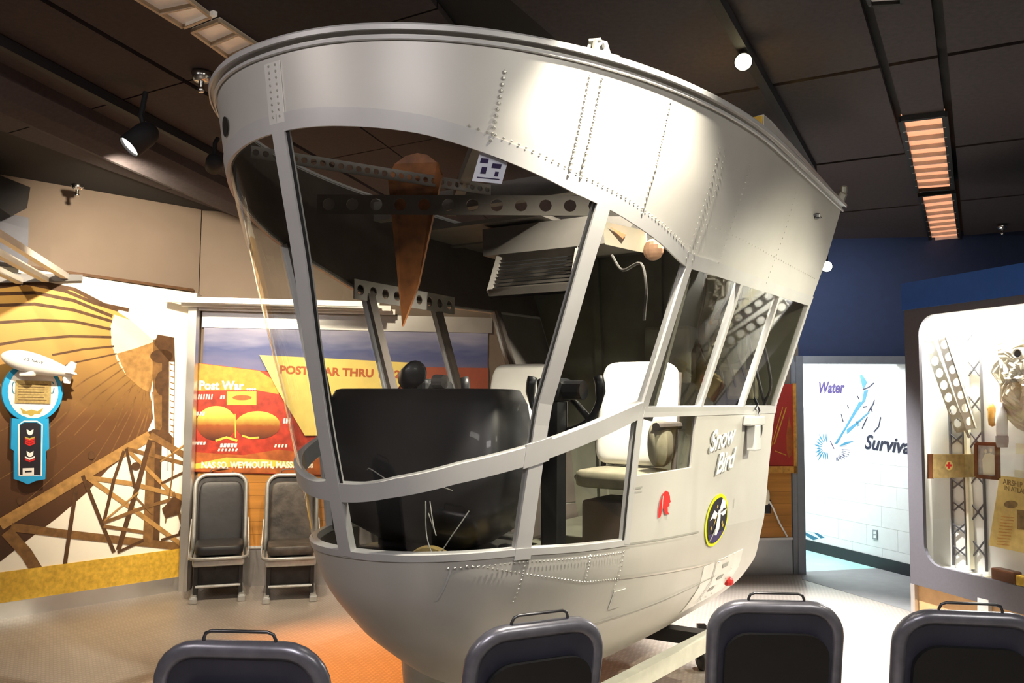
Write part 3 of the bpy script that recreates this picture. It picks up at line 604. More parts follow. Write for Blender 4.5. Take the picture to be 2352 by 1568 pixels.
# skins
hull = onC('lower_hull', patch(-1, 1, ZK, zsl, 120, 22), 'silver_paint', smooth=True, solid=.01)
band = onC('upper_band', patch(-1, 1, zwt, ZT, 140, 12), 'silver_paint', smooth=True, solid=.01)
WS0, WS1, WZ0, WZ1 = 1.385, 1.93, 1.315, 1.552
for sg in (1, -1):
    P = [patch(ws(1.335, sg), ws(WS0, sg), zsl, zrl, 2, 6), patch(ws(WS1, sg), 1*sg, zsl, zrl, 14, 6),
         patch(ws(WS0, sg), ws(WS1, sg), WZ1, zrl, 6, 1), patch(ws(WS0, sg), ws(WS1, sg), zsl, WZ0, 6, 4)]
    if sg < 0: P = [(v, [f[::-1] for f in fc]) for v, fc in P]
    onC('side_panel', join(*P), 'silver_paint', solid=.01)
    onC('side_window_pane', patch(ws(WS0, sg), ws(WS1, sg), WZ0, WZ1, 6, 2, -.008), 'windshield')
# glazing and frames
def wt(t): 
    def f(z):
        lo, hi = 0., .5
        for _ in range(18):
            md = (lo+hi)/2
            if half(sof(md, z), z) < abs(t): lo = md
            else: hi = md
        return math.copysign(lo, t)
    return f
for sg in (1, -1):
    onC('windshield_pane', patch(0, ws(SB, sg), zrl, zwt, 20, 14, -.006), 'windshield', smooth=True)
    onC('windshield_pane', patch(ws(SB, sg), ws(SCC, sg), zrl, zwt, 10, 12, -.006), 'windshield', smooth=True)
    onC('lower_pane', patch(0, ws(SB, sg), zsl, zrl, 18, 5, -.006), 'windshield', smooth=True)
    onC('lower_pane', patch(ws(SB, sg), ws(1.335, sg), zsl, zrl, 10, 5, -.006), 'windshield', smooth=True)
    for a, b in ((1.40, 1.945), (1.985, 2.575), (2.61, 3.17)):
        if sg > 0 or a < 2.5: onC('side_pane', patch(ws(a, sg), ws(b, sg), zrl, zwt, 6, 4, -.006), 'windshield')
        else: onC('side_lining', patch(ws(a, sg), ws(b, sg), zrl, zwt, 6, 4, -.006), 'interior_grey')
    pst = [(SB, .030, zsl, zwt), (1.352, .018, zsl, zrl), (1.375, .024, zrl, zwt), (1.965, .016, zrl, zwt), (2.592, .014, zrl, zwt), (3.19, .022, zrl, zwt)]
    for s_, hw, zl, zh in pst:
        sh = patch(ws(s_-hw, sg), ws(s_+hw, sg), zl, zh, 2, 16, .005)
        if sg < 0: sh = (sh[0], [f[::-1] for f in sh[1]])
        o = onC('window_post', sh, 'silver_frame', solid=.03)
        li = patch(ws(s_-hw-.006, sg), ws(s_+hw+.006, sg), zl, zh, 2, 16, -.028)
        if sg < 0: onC('post_liner', (li[0], [f[::-1] for f in li[1]]), 'interior_dark', o, solid=.02)
        if sg > 0 and s_ == SB: onC('dark_edge', patch(ws(s_-hw-.010, sg), ws(s_-hw, sg), lambda s: zrl(s)+.03, zh, 1, 12, -.003), 'dark_gap', o)  # thin dark strip along the edge of the post
        if sg > 0 and zl is zrl: onC('dark_edge', join(patch(ws(s_+hw, sg), ws(s_+hw+.012, sg), zl, zh, 1, 12, -.004)), 'dark_gap', o)
pA = onC('window_post', patch(wt(-.028), wt(.028), zsl, zwt, 4, 24, .006), 'silver_frame', smooth=False, solid=.03)
onC('dark_edge', patch(wt(.028), wt(.042), lambda s: zrl(s)+.03, zwt, 1, 16, -.003), 'dark_gap', pA)
onC('band_liner', patch(-1, 1, lambda s: zwt(s)+.004, ZT-.03, 90, 5, -.022), 'interior_dark', band, smooth=True)
onC('hull_liner', patch(-1, 1, .5, lambda s: zsl(s)-.01, 80, 8, -.022), 'interior_dark', hull, smooth=True)
for sg in (1, -1): onC('side_liner', patch(ws(WS1+.02, sg), .99*sg, zsl, lambda s: zrl(s)-.01, 12, 4, -.025), 'interior_dark')
wE = lambda z: wof(1.375, z); wEm = lambda z: -wof(1.375, z)
onC('window_rail', patch(wEm, wE, lambda s: zrl(s)-.036, lambda s: zrl(s)+.032, 90, 3, .005), 'silver_frame', smooth=True, solid=.03)
onC('sill_rail', patch(wEm, wE, lambda s: zsl(s)-.006, lambda s: zsl(s)+.018, 90, 2, .004), 'silver_frame', smooth=True, solid=.03)
onC('head_flange', patch(-1, 1, lambda s: zwt(s)-.004, lambda s: zwt(s)+.05, 140, 2, .005), 'silver_frame', smooth=True, solid=.012)
for sg in (1, -1): onC('belt_rail', patch(ws(1.375, sg), 1*sg, lambda s: zrl(s)-.03, lambda s: zrl(s)+.012, 14, 2, .006), 'silver_frame', solid=.02 if sg > 0 else -.02)
for s_, zc, r_, h_ in ((SB, zrl, .052, .042), (SB, zsl, .032, .02)): onC('gusset', patch(ws(s_-r_), ws(s_+r_), lambda s, q=zc, h=h_: q(s)-h, lambda s, q=zc, h=h_: q(s)+h, 4, 4, .0075), 'silver_frame', solid=.01)
onC('door_jamb', patch(ws(1.318), ws(1.333), zsl, lambda s: zrl(s)-.036, 1, 8, .002), 'dark_gap')
# top rim: outward flange with a groove under it
def rimring(prof, name, m, w0=-1, w1=1, n=150):
    V, Fc = [], []; k = len(prof)
    for i in range(n+1):
        w_ = w0+(w1-w0)*i/n
        c = Sf(w_, ZT); nn = Sn(w_, ZT-.02, .1)-Sf(w_, ZT-.02); nn.z = 0; nn.normalize()
        for o_, z in prof: V.append(c+nn*o_+Vector((0, 0, z)))
    for i in range(n):
        for j in range(k): a, b = i*k+j, i*k+(j+1) % k; Fc.append((a, b, b+k, a+k))
    Fc += [tuple(range(k)), tuple(n*k+j for j in range(k-1, -1, -1))]
    return onC(name, (V, Fc), m)
rimring([(-.02, 0), (.022, .003), (.026, -.004), (.024, -.018), (.019, -.018), (.018, -.008), (-.02, -.012)], 'top_rim', 'silver_frame')
rimring([(.0, -.030), (.006, -.030), (.006, -.040), (.0, -.042)], 'rim_strip', 'silver_frame')
# raised coaming behind the rim at the aft end
onC('coaming', (lambda P: prism(P, -PO*.03))([cw(1.75, 1.07, ZT-.01), cw(SR, 1.085, ZT-.01), cw(SR, 1.085, ZT+.035), cw(1.85, 1.075, ZT+.095), cw(1.75, 1.07, ZT+.095)]), 'silver_paint')
onC('coaming_end', beam(cw(1.75, 1.065, ZT+.045), cw(1.75, .8, ZT+.045), .012, .09), 'stripe_yellow')
bk = onC('lug_bracket', join(prism([cw(.605, .845, ZT), cw(.615, .85, ZT+.05), cw(.655, .87, ZT+.05), cw(.67, .88, ZT)], -PO*.010), beam(cw(.615, .845, ZT+.048), cw(.655, .83, ZT+.048), .04, .008), beam(cw(.60, .83, ZT+.005), cw(.63, .82, ZT+.045), .010, .014), beam(cw(.70, .88, ZT+.005), cw(.57, .81, ZT+.005), .04, .008)), 'rivet_metal')
onC('bracket_hole', lathe([(0, .0), (0, .011)], 12, cw(.636, .862, ZT+.03)+PO*.004, PO, (0, 0, 1)), 'dark_gap', bk)
onC('aft_fitting', join(rbox(cw(SR+.01, 1.08, ZT+.03), (.05, .05, .09), .012, 2, Matrix.Rotation(.4, 3, 'Y')), rbox(cw(SR+.02, 1.10, ZT+.09), (.035, .035, .05), .012)), 'girder_metal')
onC('cable_loop', tube([cw(.12, -.05, ZT+.01), cw(.16, -.02, ZT+.04), cw(.2, .05, ZT+.05), cw(.2, .14, ZT+.035), cw(.16, .2, ZT+.01)], .01), 'cable')
pt = Sn(wof(2.75, 2.60), 2.60, .006); onC('tie_eye', join(tube([pt-AX*.045, pt, pt+AX*.05+PO*.01], .006, 6), rbox(pt, (.03, .03, .03), .008)), 'wire')
pt = Sn(-wof(.099, 2.567), 2.567, .004)
onC('port_hole', ([Sn(-wof(.103+.018*math.cos(a), 2.567), 2.567+.034*math.sin(a), .006) for a in [2*math.pi*k/16 for k in range(16)]], [tuple(range(16))]), 'dark_gap')
# rivet rows: small domes
def rivets(pts, r, parent, name='rivet_row'):
    S = []
    for w_, z in pts:
        c = Sn(w_, z, .005); n = (Sn(w_, z, .06)-Sf(w_, z)).normalized(); e = n.orthogonal().normalized(); f = n.cross(e); k = 6
        V = [c+(e*math.cos(a)+f*math.sin(a))*r for a in [2*math.pi*i/k for i in range(k)]]+[c+(e*math.cos(a)+f*math.sin(a))*r*.6+n*r*.55 for a in [2*math.pi*i/k for i in range(k)]]
        S.append((V, [(i, (i+1) % k, (i+1) % k+k, i+k) for i in range(k)]+[tuple(range(k, 2*k))]))
    o = onC(name, join(*S), 'rivet_metal', parent); o['kind'] = 'stuff'; return o
def vrow(s_, z0, z1, n): return [(wof(s_, z0+(z1-z0)*i/(n-1)), z0+(z1-z0)*i/(n-1)) for i in range(n)]
def lrow(sa, sb, zf, n):
    R = []
    for i in range(n):
        s_ = sa+(sb-sa)*i/(n-1); z = zf(s_); R.append((wof(s_, z), z))
    return R
rivets(vrow(.36, 2.43, 2.64, 12), .0065, band); rivets(vrow(.615, 2.36, 2.68, 18), .006, band); rivets(vrow(.66, 2.36, 2.68, 18), .006, band)
rivets(vrow(.97, 2.29, 2.68, 22), .0055, band); rivets(vrow(1.33, 2.18, 2.6, 20), .0045, band); rivets(vrow(1.38, 2.18, 2.6, 20), .0045, band); rivets(vrow(1.62, 2.2, 2.6, 18), .0045, band); rivets(vrow(2.3, 2.2, 2.65, 18), .0045, band)
rivets(lrow(.30, 1.28, lambda s: zwt(s)+.056, 44), .0048, band)
rivets(lrow(1.4, 3.1, lambda s: 2.32, 40), .004, band); rivets(lrow(.3, 3.0, lambda s: 2.715, 70), .004, band)
nose = onC('splice_strip', patch(wt(-.035), wt(.035), lambda s: 2.50, lambda s: 2.69, 4, 6, .005), 'aluminium_white', band, solid=.004)
rivets([(wt(t)(z), z) for t in (-.014, .016) for z in np.linspace(2.52, 2.68, 9)], .005, band)
rivets(lrow(.55, 1.33, lambda s: zsl(s)-.03, 46), .0045, hull)
chi = zcurve([.6, .65, .79, 1.115, 1.6, 2.175, 2.6], [1.05, 1.043, 1.006, .928, .88, .821, .79])
rivets(lrow(.6, 1.35, chi, 46), .0045, hull); onC('seam_strip', patch(ws(1.3), ws(2.6), lambda s: chi(s)-.004, lambda s: chi(s)+.004, 20, 1, .004), 'rivet_metal', hull)
for s_, za, zb_ in ((.80, .9, 1.03), (1.115, .93, 1.03), (1.335, .86, 1.02)): rivets(vrow(s_, za, zb_, 9), .0045, hull)
onC('seam_strip', patch(ws(1.0), ws(2.5), lambda s: .742-.01*s, lambda s: .746-.01*s, 30, 1, .005), 'seam', hull)
onC('seam_strip', patch(ws(1.345), ws(2.1), lambda s: zsl(s)-.004, lambda s: zsl(s)+.004, 12, 1, .0035), 'seam', hull)
onC('seam_strip', patch(ws(.556), ws(.561), .93, 1.04, 1, 6, .004), 'silver_frame', hull)
onC('hatch', patch(ws(1.345), ws(1.425), .775, .85, 3, 3, .005), 'silver_paint', hull, solid=.004)
ap = onC('access_panel', patch(ws(2.28), ws(2.9), .56, .80, 8, 5, .004), 'aluminium_white', hull, solid=.003)
onC('panel_edge', patch(ws(2.445), ws(2.457), .575, .80, 1, 6, .008), 'seam', ap)
for z0, sa in ((.745, 2.58), (.685, 2.55), (.625, 2.52)): onC('stencil', patch(ws(sa), ws(sa+.09), z0, z0+.022, 2, 1, .006), 'decal_grey', ap)
rivets([(wof(s_, z), z) for s_, z in ((2.5, .79), (2.62, .80), (2.74, .80), (2.75, .72), (2.75, .66), (2.5, .59), (2.58, .585), (2.66, .59))], .006, hull)
pt = Sn(wof(2.854, .626), .626, .01); onC('marker_lamp', pillow(pt, (.06, .06, .05), .9, .9, 10, 6), 'red')
def ondecal_ell(sc_, zc, rx, rz, off, n=20): return [Sn(wof(sc_+rx*math.cos(2*math.pi*k/n), zc+rz*math.sin(2*math.pi*k/n)), zc+rz*math.sin(2*math.pi*k/n), off) for k in range(n)], [tuple(range(n))]
pt = Sn(wof(2.74, 1.49), 1.49, .03); R33 = Matrix.Rotation(-PHI, 3, 'Z')     # local x -> port, local y -> aft
fx = onC('venturi_box', join(rbox(pt+Vector((0, 0, .03)), (.05, .24, .05), .008, 2, R33), rbox(pt+AX*-.01+Vector((0, 0, -.06)), (.05, .10, .14), .008, 2, R33)), 'silver_frame')
onC('hook', tube([pt+AX*.08+Vector((0, 0, .05)), pt+AX*.1+Vector((0, 0, .085)), pt+AX*.06+Vector((0, 0, .11)), pt+AX*.03+Vector((0, 0, .09))], .006, 6), 'wire', fx)
onC('vent_hole', (ondecal_ell(2.935, 1.455, .05, .05, .007)), 'dark_gap', fx)
# decals on the side
def ondecal(V2, sc_, zc, off=.007): return [Sn(wof(sc_+x, zc+y), zc+y, off) for x, y, z in V2]
def dpoly(name, pts, m, off, parent): return onC(name, (ondecal([(x, y, 0) for x, y in pts], 0, 0, off), [tuple(range(len(pts)))]), m, parent)
for txt, sc_, zc, rot in (('Snow', 2.30, 1.435, .10), ('Bird', 2.385, 1.315, .10)):
    V, Fc = text2d(txt, .155, .35, .004, .95); V = [((x*math.cos(rot)-y*math.sin(rot))*1.05, (x*math.sin(rot)+y*math.cos(rot))*.9, 0) for x, y, z in V]
    onC('name_shadow', (ondecal([(x-.012, y-.008, 0) for x, y, z in V], sc_, zc, .0065), Fc), 'decal_grey')
    onC('name_lettering', (ondecal(V, sc_, zc, .0085), Fc), 'paint_white')
ec, ez = 2.345, 1.027
def ell(rx, ry, n=32, cx=0, cy=0): return [(ec+cx+rx*math.cos(2*math.pi*i/n)+.06*(cy+ry*math.sin(2*math.pi*i/n)), ez+cy+ry*math.sin(2*math.pi*i/n)) for i in range(n)]
em = dpoly('emblem_disc', ell(.165, .130), 'decal_yellow', .006, car)
dpoly('emblem_field', ell(.145, .112), 'decal_black', .0085, em); dpoly('emblem_base', [p for p in ell(.142, .110) if p[1] < ez-.055], 'decal_purple', .0095, em)
def ep(pts, m, off=.0105): dpoly('emblem_bird', [(ec+x, ez+y) for x, y in pts], m, off, em)
ep([(.02, .06), (.05, .105), (.10, .085), (.115, .05), (.07, .055), (.05, .035)], 'paint_white'); ep([(-.03, -.07), (.0, .05), (.03, .055), (.035, .0), (.03, -.045), (.0, -.075)], 'paint_white', .011)
ep([(-.01, .035), (-.06, .055), (-.12, .01), (-.08, .018), (-.04, .01)], 'paint_white'); ep([(.03, .03), (.07, .015), (.11, .02), (.125, .045), (.08, .04)], 'paint_white')
ep([(-.02, -.05), (-.07, -.09), (-.10, -.10), (-.06, -.065), (-.03, -.04)], 'decal_grey'); ep([(-.06, -.02), (-.02, .03), (-.012, .027), (-.05, -.022)], 'gold')
for x, y in ((-.09, -.03), (.07, -.02), (-.02, .07), (.085, -.035)): ep([(x+.012*math.cos(a), y+.010*math.sin(a)) for a in [i*1.0472 for i in range(6)]], 'gold')
iz, is_ = 1.18, 1.655
dpoly('warrior_decal', [(is_+x, iz+y) for x, y in ((-.055, -.06), (-.06, -.02), (-.05, .015), (-.035, .04), (-.005, .055), (.025, .045), (.045, .025), (.05, .01), (.06, .0), (.045, -.005), (.05, -.015), (.03, -.02), (.035, -.04), (.055, -.055), (.01, -.05), (-.005, -.03), (-.02, -.02), (-.035, -.055))], 'red', .006, car)
onC('decal_line', (lambda V: V)(patch(ws(is_-.034), ws(is_-.028), iz-.03, iz+.035, 1, 4, .008)), 'silver_paint')
onC('scratch', patch(ws(2.60), ws(2.606), 1.06, 1.11, 1, 3, .004), 'seam'); onC('paper_slip', patch(ws(1.36), ws(1.43), 1.262, 1.27, 2, 1, .005), 'seam')
# paper sheet taped inside the windshield
ps = onC('paper_sheet', patch(ws(.345), ws(.425), 2.305, lambda s: 2.395-.3*(s-.345), 3, 3, -.014), 'paper_white')
onC('paper_print', join(patch(ws(.352), ws(.372), 2.362, 2.376, 1, 1, -.0125), patch(ws(.385), ws(.41), 2.350, 2.364, 1, 1, -.0125), patch(ws(.360), ws(.374), 2.330, 2.350, 1, 1, -.0125), patch(ws(.398), ws(.408), 2.326, 2.340, 1, 1, -.0125), patch(ws(.355), ws(.415), 2.316, 2.319, 2, 1, -.0125)), 'print_violet', ps)
# aft bulkhead and interior
prof = [(bz(z)-.02, z) for z in np.linspace(.5, 2.62, 16)]
poly_ = [cw(SR-.06, t, z) for t, z in prof]+[cw(SR-.06, -t, z) for t, z in prof[::-1]]
bh = onC('aft_bulkhead', prism(poly_, AX*.02), 'interior_green')
for t in (-.45, .0, .45): onC('stiffener', beam(cw(SR-.08, t*.8, .6), cw(SR-.08, t, 2.55), .03, .05, PO), 'interior_green', bh)
for t, z, sx_, sz_ in ((.45, 1.95, .22, .30), (.55, 1.72, .16, .18), (.1, 1.9, .3, .35), (.62, 2.3, .14, .16)): onC('equipment_box', rbox(cw(SR-.14, t, z), (sx_, .12, sz_), .02, 2, R33), 'olive_cushion' if z < 1.8 else 'interior_green', bh)
for k in range(6):
    t0 = .35+.07*k; onC('cable', tube(curve([cw(SR-.2, t0, 2.5), cw(SR-.22, t0+.08*math.sin(k), 2.25), cw(SR-.18, t0-.06, 2.0+.03*k), cw(SR-.2, t0+.03, 1.75), cw(SR-.15, t0-.08*math.cos(k), 1.6)]), .009, 6), 'cable', bh)
fl = [(half(s_, .83)-.05, s_) for s_ in np.linspace(s0(.83)+.07, SR-.07, 20)]
onC('cabin_floor', prism([cw(s_, t, .86) for t, s_ in fl]+[cw(s_, -t, .86) for t, s_ in fl[::-1]], (0, 0, -.02)), 'interior_green')
# overhead cross beams with lightening holes
def holebeam(p0, p1, h, n, r):
    a, b = Vector(p0), Vector(p1); L = (b-a).length; return perf(a, b-a, (0, 0, 1), n, L/n, h, r, .006, 12)
onC('cross_beam', holebeam(cw(.42, -.60, 2.60), cw(1.42, -.12, 2.60), .05, 28, .013), 'beam_grey')
onC('cross_beam', holebeam(cw(.9, -.72, 2.50), cw(1.65, .62, 2.48), .09, 14, .028), 'interior_grey')
onC('cross_beam', holebeam(cw(1.25, -.82, 2.16), cw(2.1, -.84, 2.16), .10, 9, .026), 'beam_grey')
onC('cross_beam', beam(cw(.45, .6, 2.66), cw(1.75, -.6, 2.62), .05, .05), 'interior_grey')
onC('cross_beam', beam(cw(1.5, .95, 2.6), cw(1.5, -.9, 2.6), .06, .10), 'interior_grey'); onC('cross_beam', beam(cw(2.3, 1.0, 2.6), cw(2.3, -1.0, 2.6), .06, .10), 'interior_grey')
onC('roof_lining', prism([cw(2.55, .98, 2.56), cw(SR-.07, .98, 2.56), cw(SR-.07, -.98, 2.56), cw(1.85, -.98, 2.56), cw(1.85, -.1, 2.56), cw(2.55, -.1, 2.56)], (0, 0, .02)), 'interior_grey')
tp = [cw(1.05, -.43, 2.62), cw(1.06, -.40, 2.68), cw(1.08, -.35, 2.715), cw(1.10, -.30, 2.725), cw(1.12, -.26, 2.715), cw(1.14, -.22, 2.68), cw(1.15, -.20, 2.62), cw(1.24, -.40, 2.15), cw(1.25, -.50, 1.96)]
tpn = onC('windshield_reflection', prism(tp, AX*.012), 'reflection_orange')  # orange reflection in the windshield, built as a solid tapered sheet
gp = [cw(1.85, -.35, 2.36), cw(1.85, .12, 2.36), cw(1.72, .16, 2.16), cw(1.72, -.32, 2.16)]
gr = onC('overhead_grille', prism(gp, (0, 0, -.03)), 'black_metal')
for i in range(4): onC('grille_rail', beam(gp[i], gp[(i+1) % 4], .03, .035), 'interior_grey', gr)
for k in range(1, 10): f = k/10; onC('grille_slat', beam(gp[0].lerp(gp[3], f)-AX*.012, gp[1].lerp(gp[2], f)-AX*.012, .006, .012), 'interior_grey', gr)
onC('overhead_console', prism([cw(1.9, -.5, 2.54), cw(1.9, .45, 2.54), cw(1.84, .35, 2.38), cw(1.84, -.45, 2.38)], AX*.3), 'interior_grey')
pn = onC('chart_board', prism([cw(1.55, .40, 2.42), cw(1.66, .56, 2.38), cw(1.69, .56, 2.28), cw(1.58, .40, 2.32)], AX*.01), 'poster_cream')
onC('chart_print', join(prism([cw(1.565, .43, 2.395)-AX*.004, cw(1.61, .49, 2.36)-AX*.004, cw(1.60, .48, 2.34)-AX*.004], AX*.002)), 'poster_rust', pn)
onC('mirror_dish', pillow(cw(1.66, .60, 2.29), (.10, .05, .10), 1, 1, 14, 8, R33), 'skin_tone', pn)
onC('door_post', beam(cw(1.60, .76, 2.15), cw(1.56, .60, 1.54), .03, .06, PO), 'interior_green'); onC('door_post', beam(cw(1.50, .78, 2.13), cw(1.48, .62, 1.56), .02, .03, PO), 'interior_green')
cb = onC('hanging_cord', tube(curve([cw(1.75, .35, 2.3), cw(1.72, .42, 2.22), cw(1.70, .52, 2.24), cw(1.69, .55, 2.12), cw(1.69, .54, 1.98)]), .007, 6), 'cable')
bag = onC('clear_bag', pillow(cw(2.85, .55, 2.0), (.22, .16, .34), .8, .8, 16, 12, R33), 'case_glass')
# instrument cowl
def cowl():
    V, Fc = [], []; lv = [(1.66, .0, -.53, .27, .84, 1.08), (1.655, 0, -.55, .30, .82, 1.1), (1.60, 0, -.57, .34, .79, 1.1), (1.48, 0, -.56, .365, .755, 1.1), (1.36, 0, -.54, .385, .73, 1.1), (1.24, 0, -.5, .38, .71, 1.1), (1.12, 0, -.38, .30, .74, 1.08), (1.06, 0, -.26, .2, .80, 1.05)]
    n = 28
    for z, _, t0, t1, sa, sb in lv:
        for i in range(n):
            a = 2*math.pi*i/n; tt = (t0+t1)/2+(t1-t0)/2*sq(math.cos(a), .38); ss = (sa+sb)/2+(sb-sa)/2*sq(math.sin(a), .38); V.append(cw(ss, tt, z))
    for j in range(len(lv)-1):
        for i in range(n): Fc.append((j*n+i, (j+1)*n+i, (j+1)*n+(i+1) % n, j*n+(i+1) % n))
    Fc += [tuple(range(n)), tuple(len(lv)*n-1-i for i in range(n))]
    return V, Fc
cow = onC('instrument_cowl', cowl(), 'black_cowl', smooth=True)
onC('cowl_pedestal', join(rbox(cw(.95, -.05, .98), (.42, .25, .28), .04, 2, R33), rbox(cw(1.0, .2, .95), (.2, .3, .2), .03, 2, R33)), 'black_metal', cow)
c = cw(.90, -.14, 1.715); onC('map_lamp', join(lathe([(-.055, 0), (-.055, .045), (-.045, .052), (.035, .052), (.045, .04), (.045, 0)], 16, c, PO*.8+AX*-.5+Vector((0, 0, .25)), (0, 0, 1)), tube([c, c-Vector((0, 0, .06))], .02)), 'black_cowl', cow, smooth=True)
onC('lamp_pivot', join(lathe([(0, 0), (0, .03), (.05, .028), (.06, 0)], 12, cw(.95, -.06, 1.69), PO, (0, 0, 1))), 'interior_grey', cow)
for pts in ([(.62, .05, 1.32), (.58, .1, 1.31), (.56, .2, 1.33), (.6, .3, 1.30)], [(.62, -.12, 1.35), (.56, -.05, 1.36), (.56, .02, 1.33)], [(.7, .1, 1.24), (.66, .14, 1.12), (.64, .2, 1.06), (.66, .26, 1.14), (.7, .3, 1.22)], [(.7, .12, 1.24), (.66, .17, 1.16), (.65, .19, 1.13), (.68, .13, 1.2)]):
    onC('loose_wire', tube(curve([cw(*p) for p in pts]), .0022, 6), 'decal_grey', cow)
# clutter on the cabin floor by the lower panes
onC('hose', tube(arc(cw(.72, .12, .93), .13, .1, 3.0, 12, PO, (0, 0, 1)), .018, 8), 'canvas_box')
onC('rudder_pedal', join(rbox(cw(.95, .33, .98), (.12, .06, .18), .02, 2, R33), rbox(cw(1.05, .1, .98), (.12, .06, .18), .02, 2, R33)), 'black_metal')
for (s_, t, z, sx_, sy_, sz_, m_) in ((.78, .28, 1.02, .22, .2, .05, 'canvas_box'), (1.05, .36, 1.0, .2, .3, .05, 'olive_cushion'), (.85, -.2, .98, .3, .2, .1, 'black_metal'), (1.2, .12, .97, .2, .2, .18, 'black_metal')): onC('floor_pad', pillow(cw(s_, t, z), (sx_, sy_, sz_), .5, .5, 16, 8, R33), m_, smooth=True)
# control column with half wheel yoke, pilot seats
for t, lab in ((.33, 1), (-.36, 0)):
    colm = onC('control_column', join(beam(cw(1.25, t, .87), cw(1.25, t, 1.62), .075, .075, AX), rbox(cw(1.25, t, 1.66), (.11, .12, .10), .02, 2, R33), lathe([(0, 0), (0, .04), (.10, .04), (.10, 0)], 14, cw(1.25, t+.04, 1.66), PO, (0, 0, 1))), 'black_metal')
    cy = cw(1.34, t, 1.66); r = .17
    V = arc(cy, r, math.radians(-200), math.radians(20), 20, PO, (0, 0, 1))
    onC('yoke_wheel', join(tube(V, [.022]*3+[.015]*15+[.022]*3, 8), tube([cy, cy+Vector((0, 0, -r))], .014), tube([cy, cy+PO*.12-Vector((0, 0, .12))], .014), tube([cw(1.25, t, 1.66), cy], .022)), 'black_metal', colm, smooth=True)
    st = onC('pilot_seat', join(rbox(cw(1.92, t, 1.02), (.30, .30, .26), .02, 2, R33), tube([cw(1.80, t-.19, 1.25), cw(2.08, t-.19, 1.27), cw(2.16, t-.19, 1.76)], .014), tube([cw(1.80, t+.19, 1.25), cw(2.08, t+.19, 1.27), cw(2.16, t+.19, 1.76)], .014), tube([cw(1.82, t+.21, 1.50), cw(2.10, t+.21, 1.50)], .02)), 'interior_dark')
    RB = R33 @ Matrix.Rotation(math.radians(-12), 3, 'X')
    onC('backrest', pillow(cw(2.08, t, 1.555), (.40, .09, .52), .28, .28, 24, 16, RB), 'white_cushion', st, smooth=True)
    onC('seat_cushion', pillow(cw(1.92, t, 1.25), (.38, .38, .09), .35, .35, 20, 10, R33), 'olive_cushion', st, smooth=True)
onC('seat_harness', pillow(cw(1.92, .52, 1.42), (.08, .22, .22), .8, .8, 14, 10, R33), 'olive_cushion', smooth=True)
# ---- dolly carrying the car
dl = empty('wheeled_dolly', (onz(1612, 1540).x-.3, onz(1612, 1540).y-.6, 0), 'pale steel dolly with black caster under the car', 'dolly')
cst = onz(1612, 1538)
e0, e1 = onz(1640, 1462, .34), onz(1440, 1568, .34)
dirb = (e1-e0).normalized()
build('rail', beam(e0-dirb*.15, e1+dirb*.45, .06, .08), 'dolly_paint', dl)
build('rail', beam(cw(2.55, -.1, .27), cw(.9, -.35, .27), .06, .06), 'dolly_paint', dl)
x0, x1 = onz(1640, 1468, .32), onz(1530, 1452, .32); dx = (x1-x0).normalized()
build('cross_member', beam(x0, x1+dx*.5, .10, .07), 'black_metal', dl)
for c in (cst, cw(2.45, -.5, 0), cw(.8, .42, 0)):
    w_ = build('caster', lathe([(-.02, 0), (-.02, .05), (-.012, .062), (.012, .062), (.02, .05), (.02, 0)], 18, (c.x, c.y, .062), (1, .25, 0), (0, 0, 1)), 'rubber', dl, True)
    build('caster_fork', join(beam((c.x-.03, c.y, .06), (c.x-.03, c.y, .2), .03, .006, (1, 0, 0)), beam((c.x+.03, c.y, .06), (c.x+.03, c.y, .2), .03, .006, (1, 0, 0)), rbox((c.x, c.y, .21), (.08, .08, .02), .004), beam((c.x, c.y, .2), (c.x, c.y, .27), .05, .05, (1, 0, 0))), 'black_metal', w_)
sp = onz(980, 1600, .1); q0 = onz(985, 1500, .43)
lg = empty('support_stand', (q0.x, q0.y, 0), 'grey tapered support post holding up the nose of the car', 'stand')
build('post', lathe([(0, .17), (.02, .17), (.025, .13), (.25, .14), (.40, .155), (.44, .16)], 24, (q0.x+.02, q0.y+.05, 0), (0, 0, 1), (1, 0, 0)), 'dolly_paint', lg, True)
build('saddle', pillow((q0.x+.02, q0.y+.05, .45), (.26, .26, .05), .6, .9, 20, 8), 'dolly_paint', lg, smooth=True)
